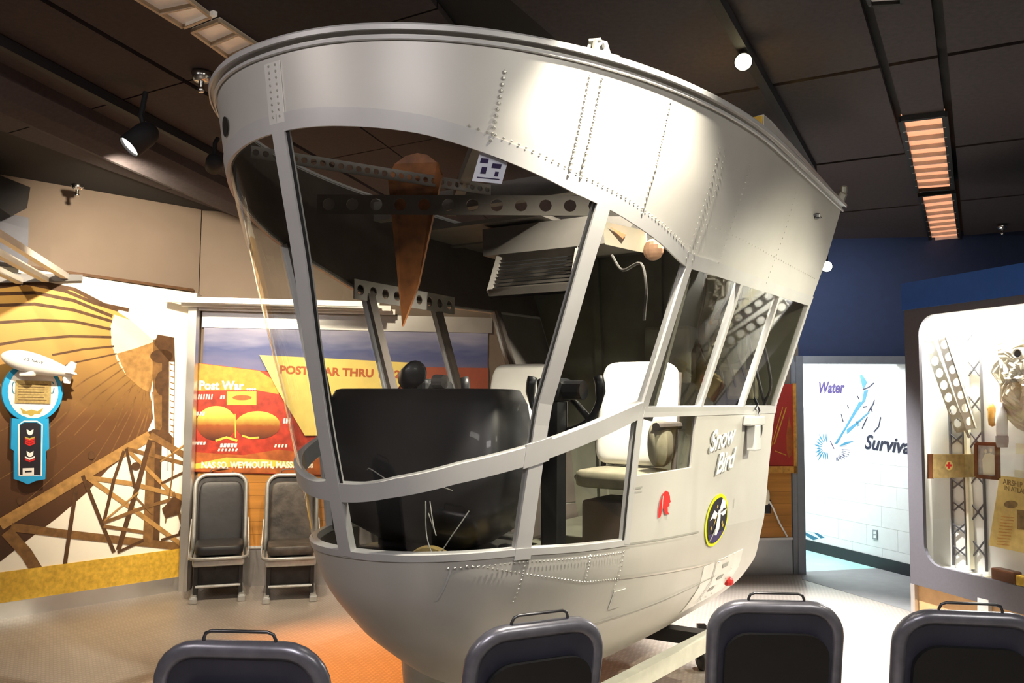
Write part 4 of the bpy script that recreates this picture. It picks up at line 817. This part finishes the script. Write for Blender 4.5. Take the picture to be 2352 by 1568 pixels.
# ================================================================== SEATS
def make_chair(front):
    fr, sh = ('chair_frame', 'black_vinyl') if front else ('dark_frame', 'dark_shell')
    t = empty('aircraft_seat', (0, 0, 0), '', 'seat', 'salvaged crew seats', 0, True)
    def bk(x, z, y=0.): f = (z-.36)/.6; return Vector((x, .15+.13*f+y, z))
    W, R, T = .205, .095, .955
    loop = [bk(-W-.004, .34)]+[bk(-W, z) for z in (.45, .6, .75)]+[bk(-W+R-R*math.cos(a), T-R+R*math.sin(a)) for a in [math.pi/2*i/6 for i in range(7)]]+[bk(W-R+R*math.sin(a), T-R+R*math.cos(a)) for a in [math.pi/2*i/6 for i in range(7)]]+[bk(W, z) for z in (.75, .6, .45)]+[bk(W+.004, .34)]
    build('back_frame', tube(loop, .018 if front else .024, 12), fr, t, True)
    n = len(loop); pan = [p+Vector((0, .004, 0)) for p in loop]
    pf = (pan+[p+Vector((0, .012, 0)) for p in pan], [tuple(range(n)), tuple(range(2*n-1, n-1, -1))]+[(i, i+n, (i+1) % n+n, (i+1) % n) for i in range(n)])
    shell = build('back_shell', pf, sh if not front else 'chair_base', t)
    rec = [Vector((p.x*.84, p.y+.030, .36+(p.z-.36)*.86)) for p in loop]
    build('shell_pad', prism(rec, (0, -.024, 0)), 'black_metal', shell)
    ang = Matrix.Rotation(math.radians(-12.2), 3, 'X')
    build('back_cushion', pillow(bk(0, .63, -.028), (.35, .07, .56), .30, .30, 28, 18, ang), 'black_vinyl', t, True)
    build('seat_cushion', pillow((0, -.055, .405), (.37, .40, .085), .32, .32, 28, 12), 'black_vinyl', t, True)
    fe = [Vector((-.215, .15, .345)), Vector((-.215, -.19, .345)), Vector((-.20, -.235, .345)), Vector((-.165, -.262, .345)), Vector((.165, -.262, .345)), Vector((.20, -.235, .345)), Vector((.215, -.19, .345)), Vector((.215, .15, .345))]
    sp_ = build('seat_pan', rbox((0, -.05, .315), (.395, .40, .07), .02), fr, t, True); build('pan_edge', tube(fe, .014, 8), fr, sp_, True)
    build('base_box', join(rbox((0, -.01, .20), (.34, .26, .18), .01), rbox((0, -.13, .255), (.05, .03, .05), .006)), 'chair_base', t)
    for s in (-1, 1):
        build('leg', join(beam((s*.17, -.16, .03), (s*.17, -.16, .29), .03, .03, (1, 0, 0)), beam((s*.17, .13, .03), (s*.17, .13, .29), .03, .03, (1, 0, 0)), beam((s*.17, -.16, .06), (s*.17, .13, .27), .018, .018)), 'chair_base', t)
        build('foot_rail', join(rbox((s*.18, -.02, .028), (.045, .44, .05), .008), rbox((s*.18, -.235, .024), (.06, .05, .046), .008)), fr if front else 'chair_base', t)
        build('side_lever', tube([(s*.225, .17, .60), (s*.232, .02, .42), (s*.232, -.02, .30)], .006, 6), fr, t)
    build('cross_tube', tube([(-.17, -.17, .115), (.17, -.17, .115)], .012), 'chair_frame' if front else 'chair_base', t)
    hz, hw = T+.048, .092
    h = [bk(-hw, T+.005), bk(-hw, hz-.02), bk(-hw+.006, hz-.006), bk(-hw+.02, hz), bk(hw-.02, hz), bk(hw-.006, hz-.006), bk(hw, hz-.02), bk(hw, T+.005)]
    build('handle', tube(h, .0045, 8), 'wire', t, True)
    for x in (-.10, .10): build('bolt', lathe([(0, .008), (.004, .007), (.005, 0)], 8, bk(x, T, .016), (0, 1, .2), (1, 0, 0)), 'black_metal', t)
    return t
def copy_thing(src):
    r = src.copy(); COL.objects.link(r)
    for ch in src.children:
        c = ch.copy(); COL.objects.link(c); c.parent = r
        for g in ch.children: d = g.copy(); COL.objects.link(d); d.parent = c
    return r
def put(t, loc, rz, label, sc=1.): t.location = loc; t.rotation_euler = (0, 0, rz); t.scale = (sc, sc, sc); t['label'] = label
cf = make_chair(True)
p = onz(500, 1384); put(cf, (p.x-.085, p.y+.24, 0), math.radians(19), 'black vinyl aircraft seat facing viewer, standing against wall by mural')
c2 = copy_thing(cf); p = onz(667, 1384); put(c2, (p.x-.07, p.y+.24, 0), math.radians(15), 'black aircraft seat with worn tan cushions, half hidden behind car nose')
for ch in c2.children:
    if ch.name.startswith(('seat_cushion', 'back_cushion')): ch.data = ch.data.copy(); ch.data.materials[0] = M('worn_vinyl')
cr = make_chair(False)
def fg(t, u, v, d, rz, label, sc=1.):     # top middle of the backrest at pixel (u, v): distance from the seat's own height
    top = Vector((0, .279, .955))*sc; q = onz(u, v, top.z); R_ = Matrix.Rotation(rz, 3, 'Z'); o_ = R_ @ top
    put(t, (q.x-o_.x, q.y-o_.y, 0), rz, label, sc)
PI = math.pi
fg(cr, 552, 1492, 0, PI+math.radians(-3), 'dark seat back at bottom left of picture, wire handle on top', 1.02)
fg(copy_thing(cr), 1238, 1444, 0, PI+math.radians(26), 'dark seat back turned slightly, in front of the car hull')
fg(copy_thing(cr), 1782, 1394, 0, PI+math.radians(-3), 'dark seat back between the dolly caster and bright floor', .985)
fg(copy_thing(cr), 2228, 1420, 0, PI+math.radians(-8), 'dark seat back at bottom right corner, in front of display case')
# ================================================================== DISPLAY CASE
case = empty('display_case', WD.uv(1.0, 0, -.3), 'grey display case with blue top band and rounded lit window, at right', 'case')
def onD(n, sh, m, parent=None, **k): return build(n, sh, m, parent or case, **k)
ZC, ZBL = WD.at(2070, 652).z, WD.at(2072, 713).z; DEP = .55; AW = 2.6
zf0 = WD.at(2088, 1338).z
# face with a rounded opening
wl0, wl1 = WD.a_of(2113, 900), WD.a_of(2113, 900)+1.12; wz0, wz1 = WD.at(2150, 1300).z, WD.at(2140, 722).z; rr = .13
hole = []
for cx, cz, a0 in ((wl1-rr, wz1-rr, 0), (wl0+rr, wz1-rr, 90), (wl0+rr, wz0+rr, 180), (wl1-rr, wz0+rr, 270)):
    for k in range(9): a = math.radians(a0+90*k/8); hole.append((cx+rr*math.cos(a), cz+rr*math.sin(a)))
def R4(a0, z0, a1, z1): return [WD.uv(a0, z0), WD.uv(a1, z0), WD.uv(a1, z1), WD.uv(a0, z1)], [(0, 1, 2, 3)]
parts_ = [R4(0, wz1, AW, ZBL), R4(0, zf0, AW, wz0), R4(0, wz0, wl0, wz1), R4(wl1, wz0, AW, wz1)]
for q, (x, z) in enumerate(((wl1, wz1), (wl0, wz1), (wl0, wz0), (wl1, wz0))):
    parts_.append(([WD.uv(x, z)]+[WD.uv(*h_) for h_ in hole[q*9:q*9+9]], [tuple(range(10))]))
n = len(hole); parts_.append(([WD.uv(*h_) for h_ in hole]+[WD.uv(h_[0], h_[1], -.025) for h_ in hole], [(i, i+n, (i+1) % n+n, (i+1) % n) for i in range(n)]))
V, Fc = join(*parts_)
bm = bmesh.new(); vs_ = [bm.verts.new(p) for p in V]
for f in Fc: bm.faces.new([vs_[i] for i in f])
bmesh.ops.remove_doubles(bm, verts=bm.verts[:], dist=.0005); bm.verts.index_update()
V = [v.co.copy() for v in bm.verts]; Fc = [[v.index for v in f.verts] for f in bm.faces]; bm.free()
onD('case_face', (V, Fc), 'case_grey')
onD('top_band', prism([WD.uv(-.01, ZBL, .012), WD.uv(AW, ZBL, .012), WD.uv(AW, ZC, .012), WD.uv(-.01, ZC, .012)], -WD.n*(DEP+.1)), 'case_blue')
onD('side_wall', prism([WD.uv(.0, 0, -.004), WD.uv(.02, 0, -.004), WD.uv(.02, ZBL, -.004), WD.uv(.0, ZBL, -.004)], -WD.n*DEP), 'case_grey')
onD('base_panel', prism([WD.uv(.035, .0, -.03), WD.uv(AW, 0, -.03), WD.uv(AW, zf0+.02, -.03), WD.uv(.035, zf0+.02, -.03)], -WD.n*.03), 'case_base')
onD('corner_trim', prism([WD.uv(.0, 0, .002), WD.uv(.035, 0, .002), WD.uv(.035, zf0, .002), WD.uv(.0, zf0, .002)], -WD.n*.05), 'aluminium')
onD('back_board', prism([WD.uv(.02, wz0-.06, -.17), WD.uv(AW, wz0-.06, -.17), WD.uv(AW, ZBL, -.17), WD.uv(.02, ZBL, -.17)], -WD.n*.02), 'case_inside')
onD('case_shelf', prism([WD.uv(.02, wz0-.02, -.03), WD.uv(AW, wz0-.02, -.03), WD.uv(AW, wz0-.02, -.17), WD.uv(.02, wz0-.02, -.17)], (0, 0, -.03)), 'case_inside')
onD('inner_side', prism([WD.uv(.03, wz0-.05, -.03), WD.uv(.03, wz0-.05, -.17), WD.uv(.03, ZBL, -.17), WD.uv(.03, ZBL, -.03)], -WD.d*.008), 'case_inside')
onD('case_roof', prism([WD.uv(.02, ZBL-.02, -.03), WD.uv(AW, ZBL-.02, -.03), WD.uv(AW, ZBL-.02, -.17), WD.uv(.02, ZBL-.02, -.17)], (0, 0, .02)), 'case_inside')
onD('glass_pane', prism([WD.uv(wl0-.02, wz0-.02, -.026), WD.uv(wl1+.02, wz0-.02, -.026), WD.uv(wl1+.02, wz1+.02, -.026), WD.uv(wl0-.02, wz1+.02, -.026)], -WD.n*.004), 'case_glass')
onD('lower_label', prism([WD.at(2245, 1372, .002), WD.at(2270, 1378, .002), WD.at(2270, 1420, .002), WD.at(2245, 1416, .002)], -WD.n*.03), 'aluminium_white')
cl = WD.uv(.68, ZBL-.045, -.085); cla = area('case_light', cl, cl-Vector((0, 0, 1)), 60, 1.0, .05, (1, .98, .9))
zz_ = Vector((0, 0, 1)); cla.rotation_euler = Matrix((WD.d, zz_.cross(WD.d), zz_)).transposed().to_euler()
BK = Plane(WD.p-WD.n*.168, WD.d)               # the case's back board
def lattice(u0, u1, v0, v1, ub0, ub1, label):
    t = empty('lattice_girder', BK.at((u0+u1)/2, v1, .03), label, 'girder', 'lattice girders in the case')
    A, B, C_, D_ = BK.at(u0, v0, .012), BK.at(u1, v0, .012), BK.at(ub0, v1, .012), BK.at(ub1, v1, .012)
    build('rail', beam(A, C_, .012, .014, (1, 0, 0)), 'lattice_dark', t); build('rail', beam(B, D_, .012, .014, (1, 0, 0)), 'lattice_dark', t)
    nb = 7
    for k in range(nb):
        f0, f1 = (k+.12)/nb, (k+.62)/nb
        build('brace', join(beam(A.lerp(C_, f0), B.lerp(D_, f1), .008, .008, BK.n), beam(B.lerp(D_, f0), A.lerp(C_, f1), .008, .008, BK.n)), 'lattice_dark', t)
lattice(2181, 2211, 940, 1298, 2190, 2222, 'dark zigzag lattice strip under the first aid box, left of pale post')
lattice(2218, 2250, 735, 1312, 2234, 2266, 'tall dark lattice strip right of pale post in display case')
tag(build('display_post', beam(BK.at(2214, 730, .018), BK.at(2231, 1306, .018), .03, .03, (1, 0, 0)), 'card'), 'pale vertical post between the two lattice strips', 'post')
gd = empty('perforated_girder', BK.at(2180, 880, .15), 'slanted metal girder with round lightening holes, in display case', 'girder')
A, B = BK.at(2134, 788, .06), BK.at(2206, 985, .06); L = (B-A).length; ex = (B-A).normalized(); ey = BK.n.cross(ex).normalized()
build('hole_plate', perf(A, ex, ey, 7, L/7, .085, .032, .006, 14), 'girder_metal', gd)
A2, B2 = BK.at(2156, 778, .085), BK.at(2222, 982, .085); ex2 = (B2-A2).normalized(); e2_ = (BK.n*.3+BK.d).normalized()
A3 = A2+e2_*.045
build('hole_plate', perf(A3, ex2, ex2.cross(BK.n).normalized(), 7, (B2-A2).length/7, .085, .028, .006, 14), 'aluminium_white', gd)
for pA, pB in ((A2-e2_*.0, B2), (A2+e2_*.09, B2+e2_*.09)): build('edge_rail', beam(pA, pB, .012, .012, BK.n), 'girder_metal', gd)
build('end_cap', rbox(BK.at(2130, 782, .06), (.05, .04, .02), .004), 'lattice_dark', gd); build('end_foot', join(beam(BK.at(2200, 990, .07), BK.at(2238, 978, .08), .03, .02), beam(BK.at(2218, 985, .07), BK.at(2226, 1005, .07), .012, .012)), 'girder_metal', gd)
# crumpled foil relic
def foil():
    V, Fc = [], []; n, m_ = 26, 20; c = BK.at(2335, 870, .07); rnd = random.Random(3)
    for j in range(m_+1):
        for i in range(n):
            a = 2*math.pi*i/n; r = j/m_; R_ = (.24 if math.cos(a) > 0 else .20)*(1+.16*math.sin(3*a+1)+.1*math.sin(7*a))*(1.25 if abs(math.sin(a)) > .7 else 1)
            h = .065*(1-r**2)+rnd.uniform(-.012, .012)+.018*math.sin(9*r+4*a)*(1-r*.4)
            V.append(c+BK.d*(R_*r*math.cos(a))+Vector((0, 0, R_*r*math.sin(a)))+BK.n*(h-.035))
    for j in range(m_):
        for i in range(n): Fc.append((j*n+i, j*n+(i+1) % n, (j+1)*n+(i+1) % n, (j+1)*n+i))
    return V, Fc
fo = tag(build('crumpled_relic', foil(), 'foil'), 'crumpled tan metal relic hanging in display case', 'relic')
cc = BK.at(2340, 812, .10); build('pipe_socket', lathe([(-.06, .04), (.02, .034), (.02, .024), (-.02, .024)], 16, cc, BK.n+BK.d*.2, (0, 0, 1)), 'foil', fo, True); build('socket_hole', lathe([(-.0, 0), (-.0, .024)], 14, cc+BK.n*.006, BK.n+BK.d*.2, (0, 0, 1)), 'dark_gap', fo)
tn = empty('bundle_tag', BK.at(2276, 985, .05), 'small tied tan bundle beside white bottle in case', 'bundle')
build('bundle', lathe([(0, .0), (.01, .02), (.05, .024), (.12, .022), (.14, .012), (.15, 0)], 12, BK.at(2279, 980, .06), (.0, 0, 1), BK.d), 'tool_brown', tn, True)
build('knot', lathe([(0, .01), (.015, .022), (.03, .022), (.045, .008)], 10, BK.at(2277, 948, .06), (0, 0, 1), BK.d), 'tool_brown', tn, True)
bt = empty('bottle', BK.at(2302, 1025, .06), 'white bottle with grey base hanging on case wall', 'bottle')
build('body', lathe([(0, 0), (.005, .03), (.12, .034), (.18, .03), (.21, .014), (.24, .012), (.24, 0)], 16, BK.at(2302, 1014, .07), (0, 0, 1), BK.d), 'paint_white', bt, True); build('base_cup', lathe([(-.02, 0), (-.018, .03), (.02, .036), (.05, .036)], 16, BK.at(2302, 1020, .07), (0, 0, 1), BK.d), 'decal_grey', bt, True)
build('ring', tube(arc(BK.at(2302, 955, .07), .025, 0, 5.5, 10, BK.d, (0, 0, 1)), .004, 6), 'aluminium_white', bt)
bx = empty('first_aid_box', BK.at(2172, 1097, .06), 'brown canvas first aid box with red cross in display case', 'box')
build('box_body', prism([BK.at(2131, 1098, .125), BK.at(2216, 1096, .125), BK.at(2216, 1043, .125), BK.at(2131, 1043, .125)], -BK.n*.09), 'canvas_box', bx)
build('box_end', prism([BK.at(2130, 1099, .127), BK.at(2142, 1099, .127), BK.at(2142, 1042, .127), BK.at(2130, 1042, .127)], -BK.n*.01), 'wood_brown', bx)
build('cross_disc', decal(BK, ell_px(2180, 1069, 9, 11, 20), .1262), 'newspaper', bx); build('red_cross', join(decal(BK, [(2177, 1076), (2182, 1076), (2182, 1061), (2177, 1061)], .1268), decal(BK, [(2173, 1071), (2186, 1071), (2186, 1066), (2173, 1066)], .1268)), 'red', bx)
fp = empty('framed_photo', BK.at(2272, 1098, .05), 'dark wood framed black and white photo in display case', 'picture')
fq = [BK.at(u, v, .08) for u, v in ((2244, 1093), (2292, 1098), (2291, 1020), (2243, 1018))]
for i in range(4): build('frame_side', beam(fq[i], fq[(i+1) % 4], .022, .022, BK.n), 'wood_brown', fp)
build('photo', (fq, [(0, 1, 2, 3)]), 'photo_grey', fp); build('figures', join(decal(BK, [(2258, 1090), (2256, 1055), (2262, 1042), (2274, 1040), (2284, 1045), (2286, 1090)], .081), decal(BK, ell_px(2264, 1036, 3, 5, 10), .0812), decal(BK, ell_px(2276, 1034, 3, 5, 10), .0812)), 'card', fp)
nw = empty('newspaper', BK.at(2310, 1262, .05), 'yellowed newspaper page with airship headline leaning in case', 'newspaper')
NP = [(2271, 1252), (2296, 1092), (2372, 1100), (2372, 1274)]
build('page', prism([BK.at(u, v, (.10 if v > 1150 else .05)) for u, v in NP], -BK.n*.004), 'newspaper', nw)
def news(u, v, w_, h): return [(u, v), (u+w_, v+w_*.09), (u+w_, v+h+w_*.09), (u, v+h)]
for txt, u, v, sz in (('AIRSHIP BASE', 2342, 1113, .045), ('IN ATLANTIC', 2342, 1127, .040)): build('headline', textpl(txt, BK, u, v, sz, .107, bold=.001, rot=-.06, sx=.85), 'news_ink', nw)
build('photo_print', join(decal(BK, ell_px(2322, 1158, 16, 9, 18), .107), decal(BK, news(2336, 1170, 40, 45), .107)), 'news_ink', nw)
build('column_text', join(*[decal(BK, news(2300-k*1.3, 1185+k*7, 30, 2), .107) for k in range(10)]), 'tool_brown', nw)['kind'] = 'stuff'
for i, (u, v, w_, h, lab) in enumerate(((2333, 1017, 22, 24, 'upper small cream caption card at right in case'), (2330, 1078, 24, 16, 'lower small cream caption card above newspaper'))):
    tag(build('caption_card', prism([BK.at(u, v, .01), BK.at(u+w_, v+2, .01), BK.at(u+w_, v+h+2, .01), BK.at(u, v+h, .01)], -BK.n*.006), 'card'), lab, 'card', 'caption cards in the case')
RD = Matrix.Rotation(math.atan2(WD.d.y, WD.d.x), 3, 'Z')
for i, (u, m_, s_, lab) in enumerate(((2222, 'paint_white', .02, 'leftmost white pebble on the case floor'), (2248, 'paint_white', .024, 'middle white pebble on the case floor'), (2268, 'card', .022, 'rightmost pale pebble on the case floor'))):
    c = BK.at(u, 1318, .08); tag(build('pebble', pillow((c.x, c.y, wz0-.02+s_*.5), (s_*2, s_*1.6, s_), .9, .9, 10, 6), m_, None, True), lab, 'pebble', 'pebbles in the case')
c = BK.at(2312, 1330, .08); tag(build('leather_case', rbox((c.x, c.y, wz0+.022), (.16, .07, .08), .01, 2, RD), 'wood_brown'), 'small brown leather case lying on the case floor', 'box')
c = BK.at(2364, 1347, .08); tag(build('yellow_tin', rbox((c.x, c.y, wz0+.017), (.12, .07, .07), .01, 2, RD), 'stripe_yellow'), 'yellow tin on the case floor at picture edge', 'tin')
# ================================================================== CORRIDOR WALL PAINTING
wp = empty('wall_painting', WC.at(1940, 1060, 0), 'blue crashing plane painting with words Water Survival on white wall', 'painting')
def onX(n_, sh, m): return build(n_, sh, m, wp)
def cm(u, v): return (1750+u/3.136, 600+v/3.136)
def cmd(pts, m, off=.002, name='plane_paint'): onX(name, decal(WC, [cm(*p) for p in pts], off), m)
cmd([(520, 1318), (600, 1190), (660, 1080), (700, 1010), (720, 1010), (735, 930), (765, 925), (745, 1000), (700, 1060), (640, 1150), (580, 1250), (545, 1310)], 'print_blue')
cmd([(703, 820), (722, 816), (758, 870), (728, 925)], 'print_blue'); cmd([(545, 1335), (600, 1300), (668, 1292), (600, 1322)], 'print_blue'); cmd([(610, 1210), (690, 1150), (770, 1080), (775, 1090), (690, 1170), (612, 1245)], 'print_blue'); cmd([(676, 1150), (690, 1150), (700, 1185), (685, 1190)], 'print_blue')
for pts in ([(725, 925), (770, 905), (806, 875)], [(765, 1085), (800, 1030), (810, 995)], [(720, 1205), (745, 1150), (760, 1120)], [(805, 1230), (840, 1190), (855, 1120)], [(570, 1100), (585, 1155)], [(615, 1035), (625, 1060)], [(780, 1045), (795, 1085)], [(728, 1050), (755, 1045)], [(688, 968), (698, 992)], [(492, 1295), (520, 1350)]):
    onX('ink_line', stroke(WC, [cm(*p) for p in pts], .014, .0025), 'print_ink' if pts[0][0] != 492 else 'print_violet')
random.seed(11)
for k in range(13):
    a = math.radians(95+k*15); c0 = (470, 1340); r0, r1 = 38, 85+random.uniform(-15, 25)
    p0 = (c0[0]+r0*math.cos(a), c0[1]-r0*math.sin(a)*.9); p1 = (c0[0]+r1*math.cos(a), c0[1]-r1*math.sin(a)*1.2)
    onX('splash_stroke', stroke(WC, [cm(*p0), cm((p0[0]+p1[0])/2-3, (p0[1]+p1[1])/2), cm(*p1)], [.004, .022, .003], .0022), 'print_blue')
for k in range(9):
    a = math.radians(-75+k*14); onX('splash_stroke', stroke(WC, [cm(520+55*math.cos(a), 1360-45*math.sin(a)), cm(520+115*math.cos(a), 1370-70*math.sin(a))], .005, .0022), 'print_violet')
onX('lettering', textpl('Water', WC, *cm(492, 912), .17, .003, shear=.25, bold=.006, sx=.85), 'print_violet')
onX('lettering', textpl('Survival', WC, *cm(905, 1322), .20, .003, shear=.3, bold=.005, sx=1.0, rot=-.03), 'print_ink')
onX('lettering', textpl('splash', WC, *cm(562, 1410), .06, .003, shear=.2, rot=.35), 'print_violet')
for pts in ([(1842, 1224), (1850, 1222), (1880, 1236), (1868, 1240)], [(1868, 1222), (1878, 1224), (1894, 1234), (1885, 1236)], [(1840, 1214), (1848, 1218), (1848, 1224), (1840, 1222)]): onX('splash_stroke', decal(WC, pts, .002), 'print_blue')
ol = empty('wall_outlet', WC.at(2009, 1228, 0), 'grey electrical outlet low on white corridor wall', 'outlet')
build('cover_plate', prism([WC.at(2004, 1238, .008), WC.at(2014, 1239, .008), WC.at(2014, 1217, .008), WC.at(2004, 1216, .008)], -WC.n*.008), 'door_metal', ol)
for y in (1222, 1231): build('socket', decal(WC, [(2006, y+4), (2012, y+4), (2012, y-2), (2006, y-2)], .0086), 'paint_white', ol)
# rope and fittings on the wall right of the car
rb = empty('hanging_cord', WB.at(1768, 1150, .1), 'pale cord with dark box hanging beside aft edge of car', 'cord')
build('cord', tube([WB.at(1758, 1120, .12), WB.at(1766, 1150, .12), WB.at(1775, 1165, .1), WB.at(1790, 1200, .06), WB.at(1808, 1232, .04)], .008, 6), 'aluminium_white', rb)
build('rag', pillow(WB.at(1758, 1140, .12), (.08, .06, .16), .8, .8, 12, 8), 'card', rb, True); build('box', rbox(WB.at(1760, 1162, .06), (.07, .08, .13), .01), 'black_metal', rb)
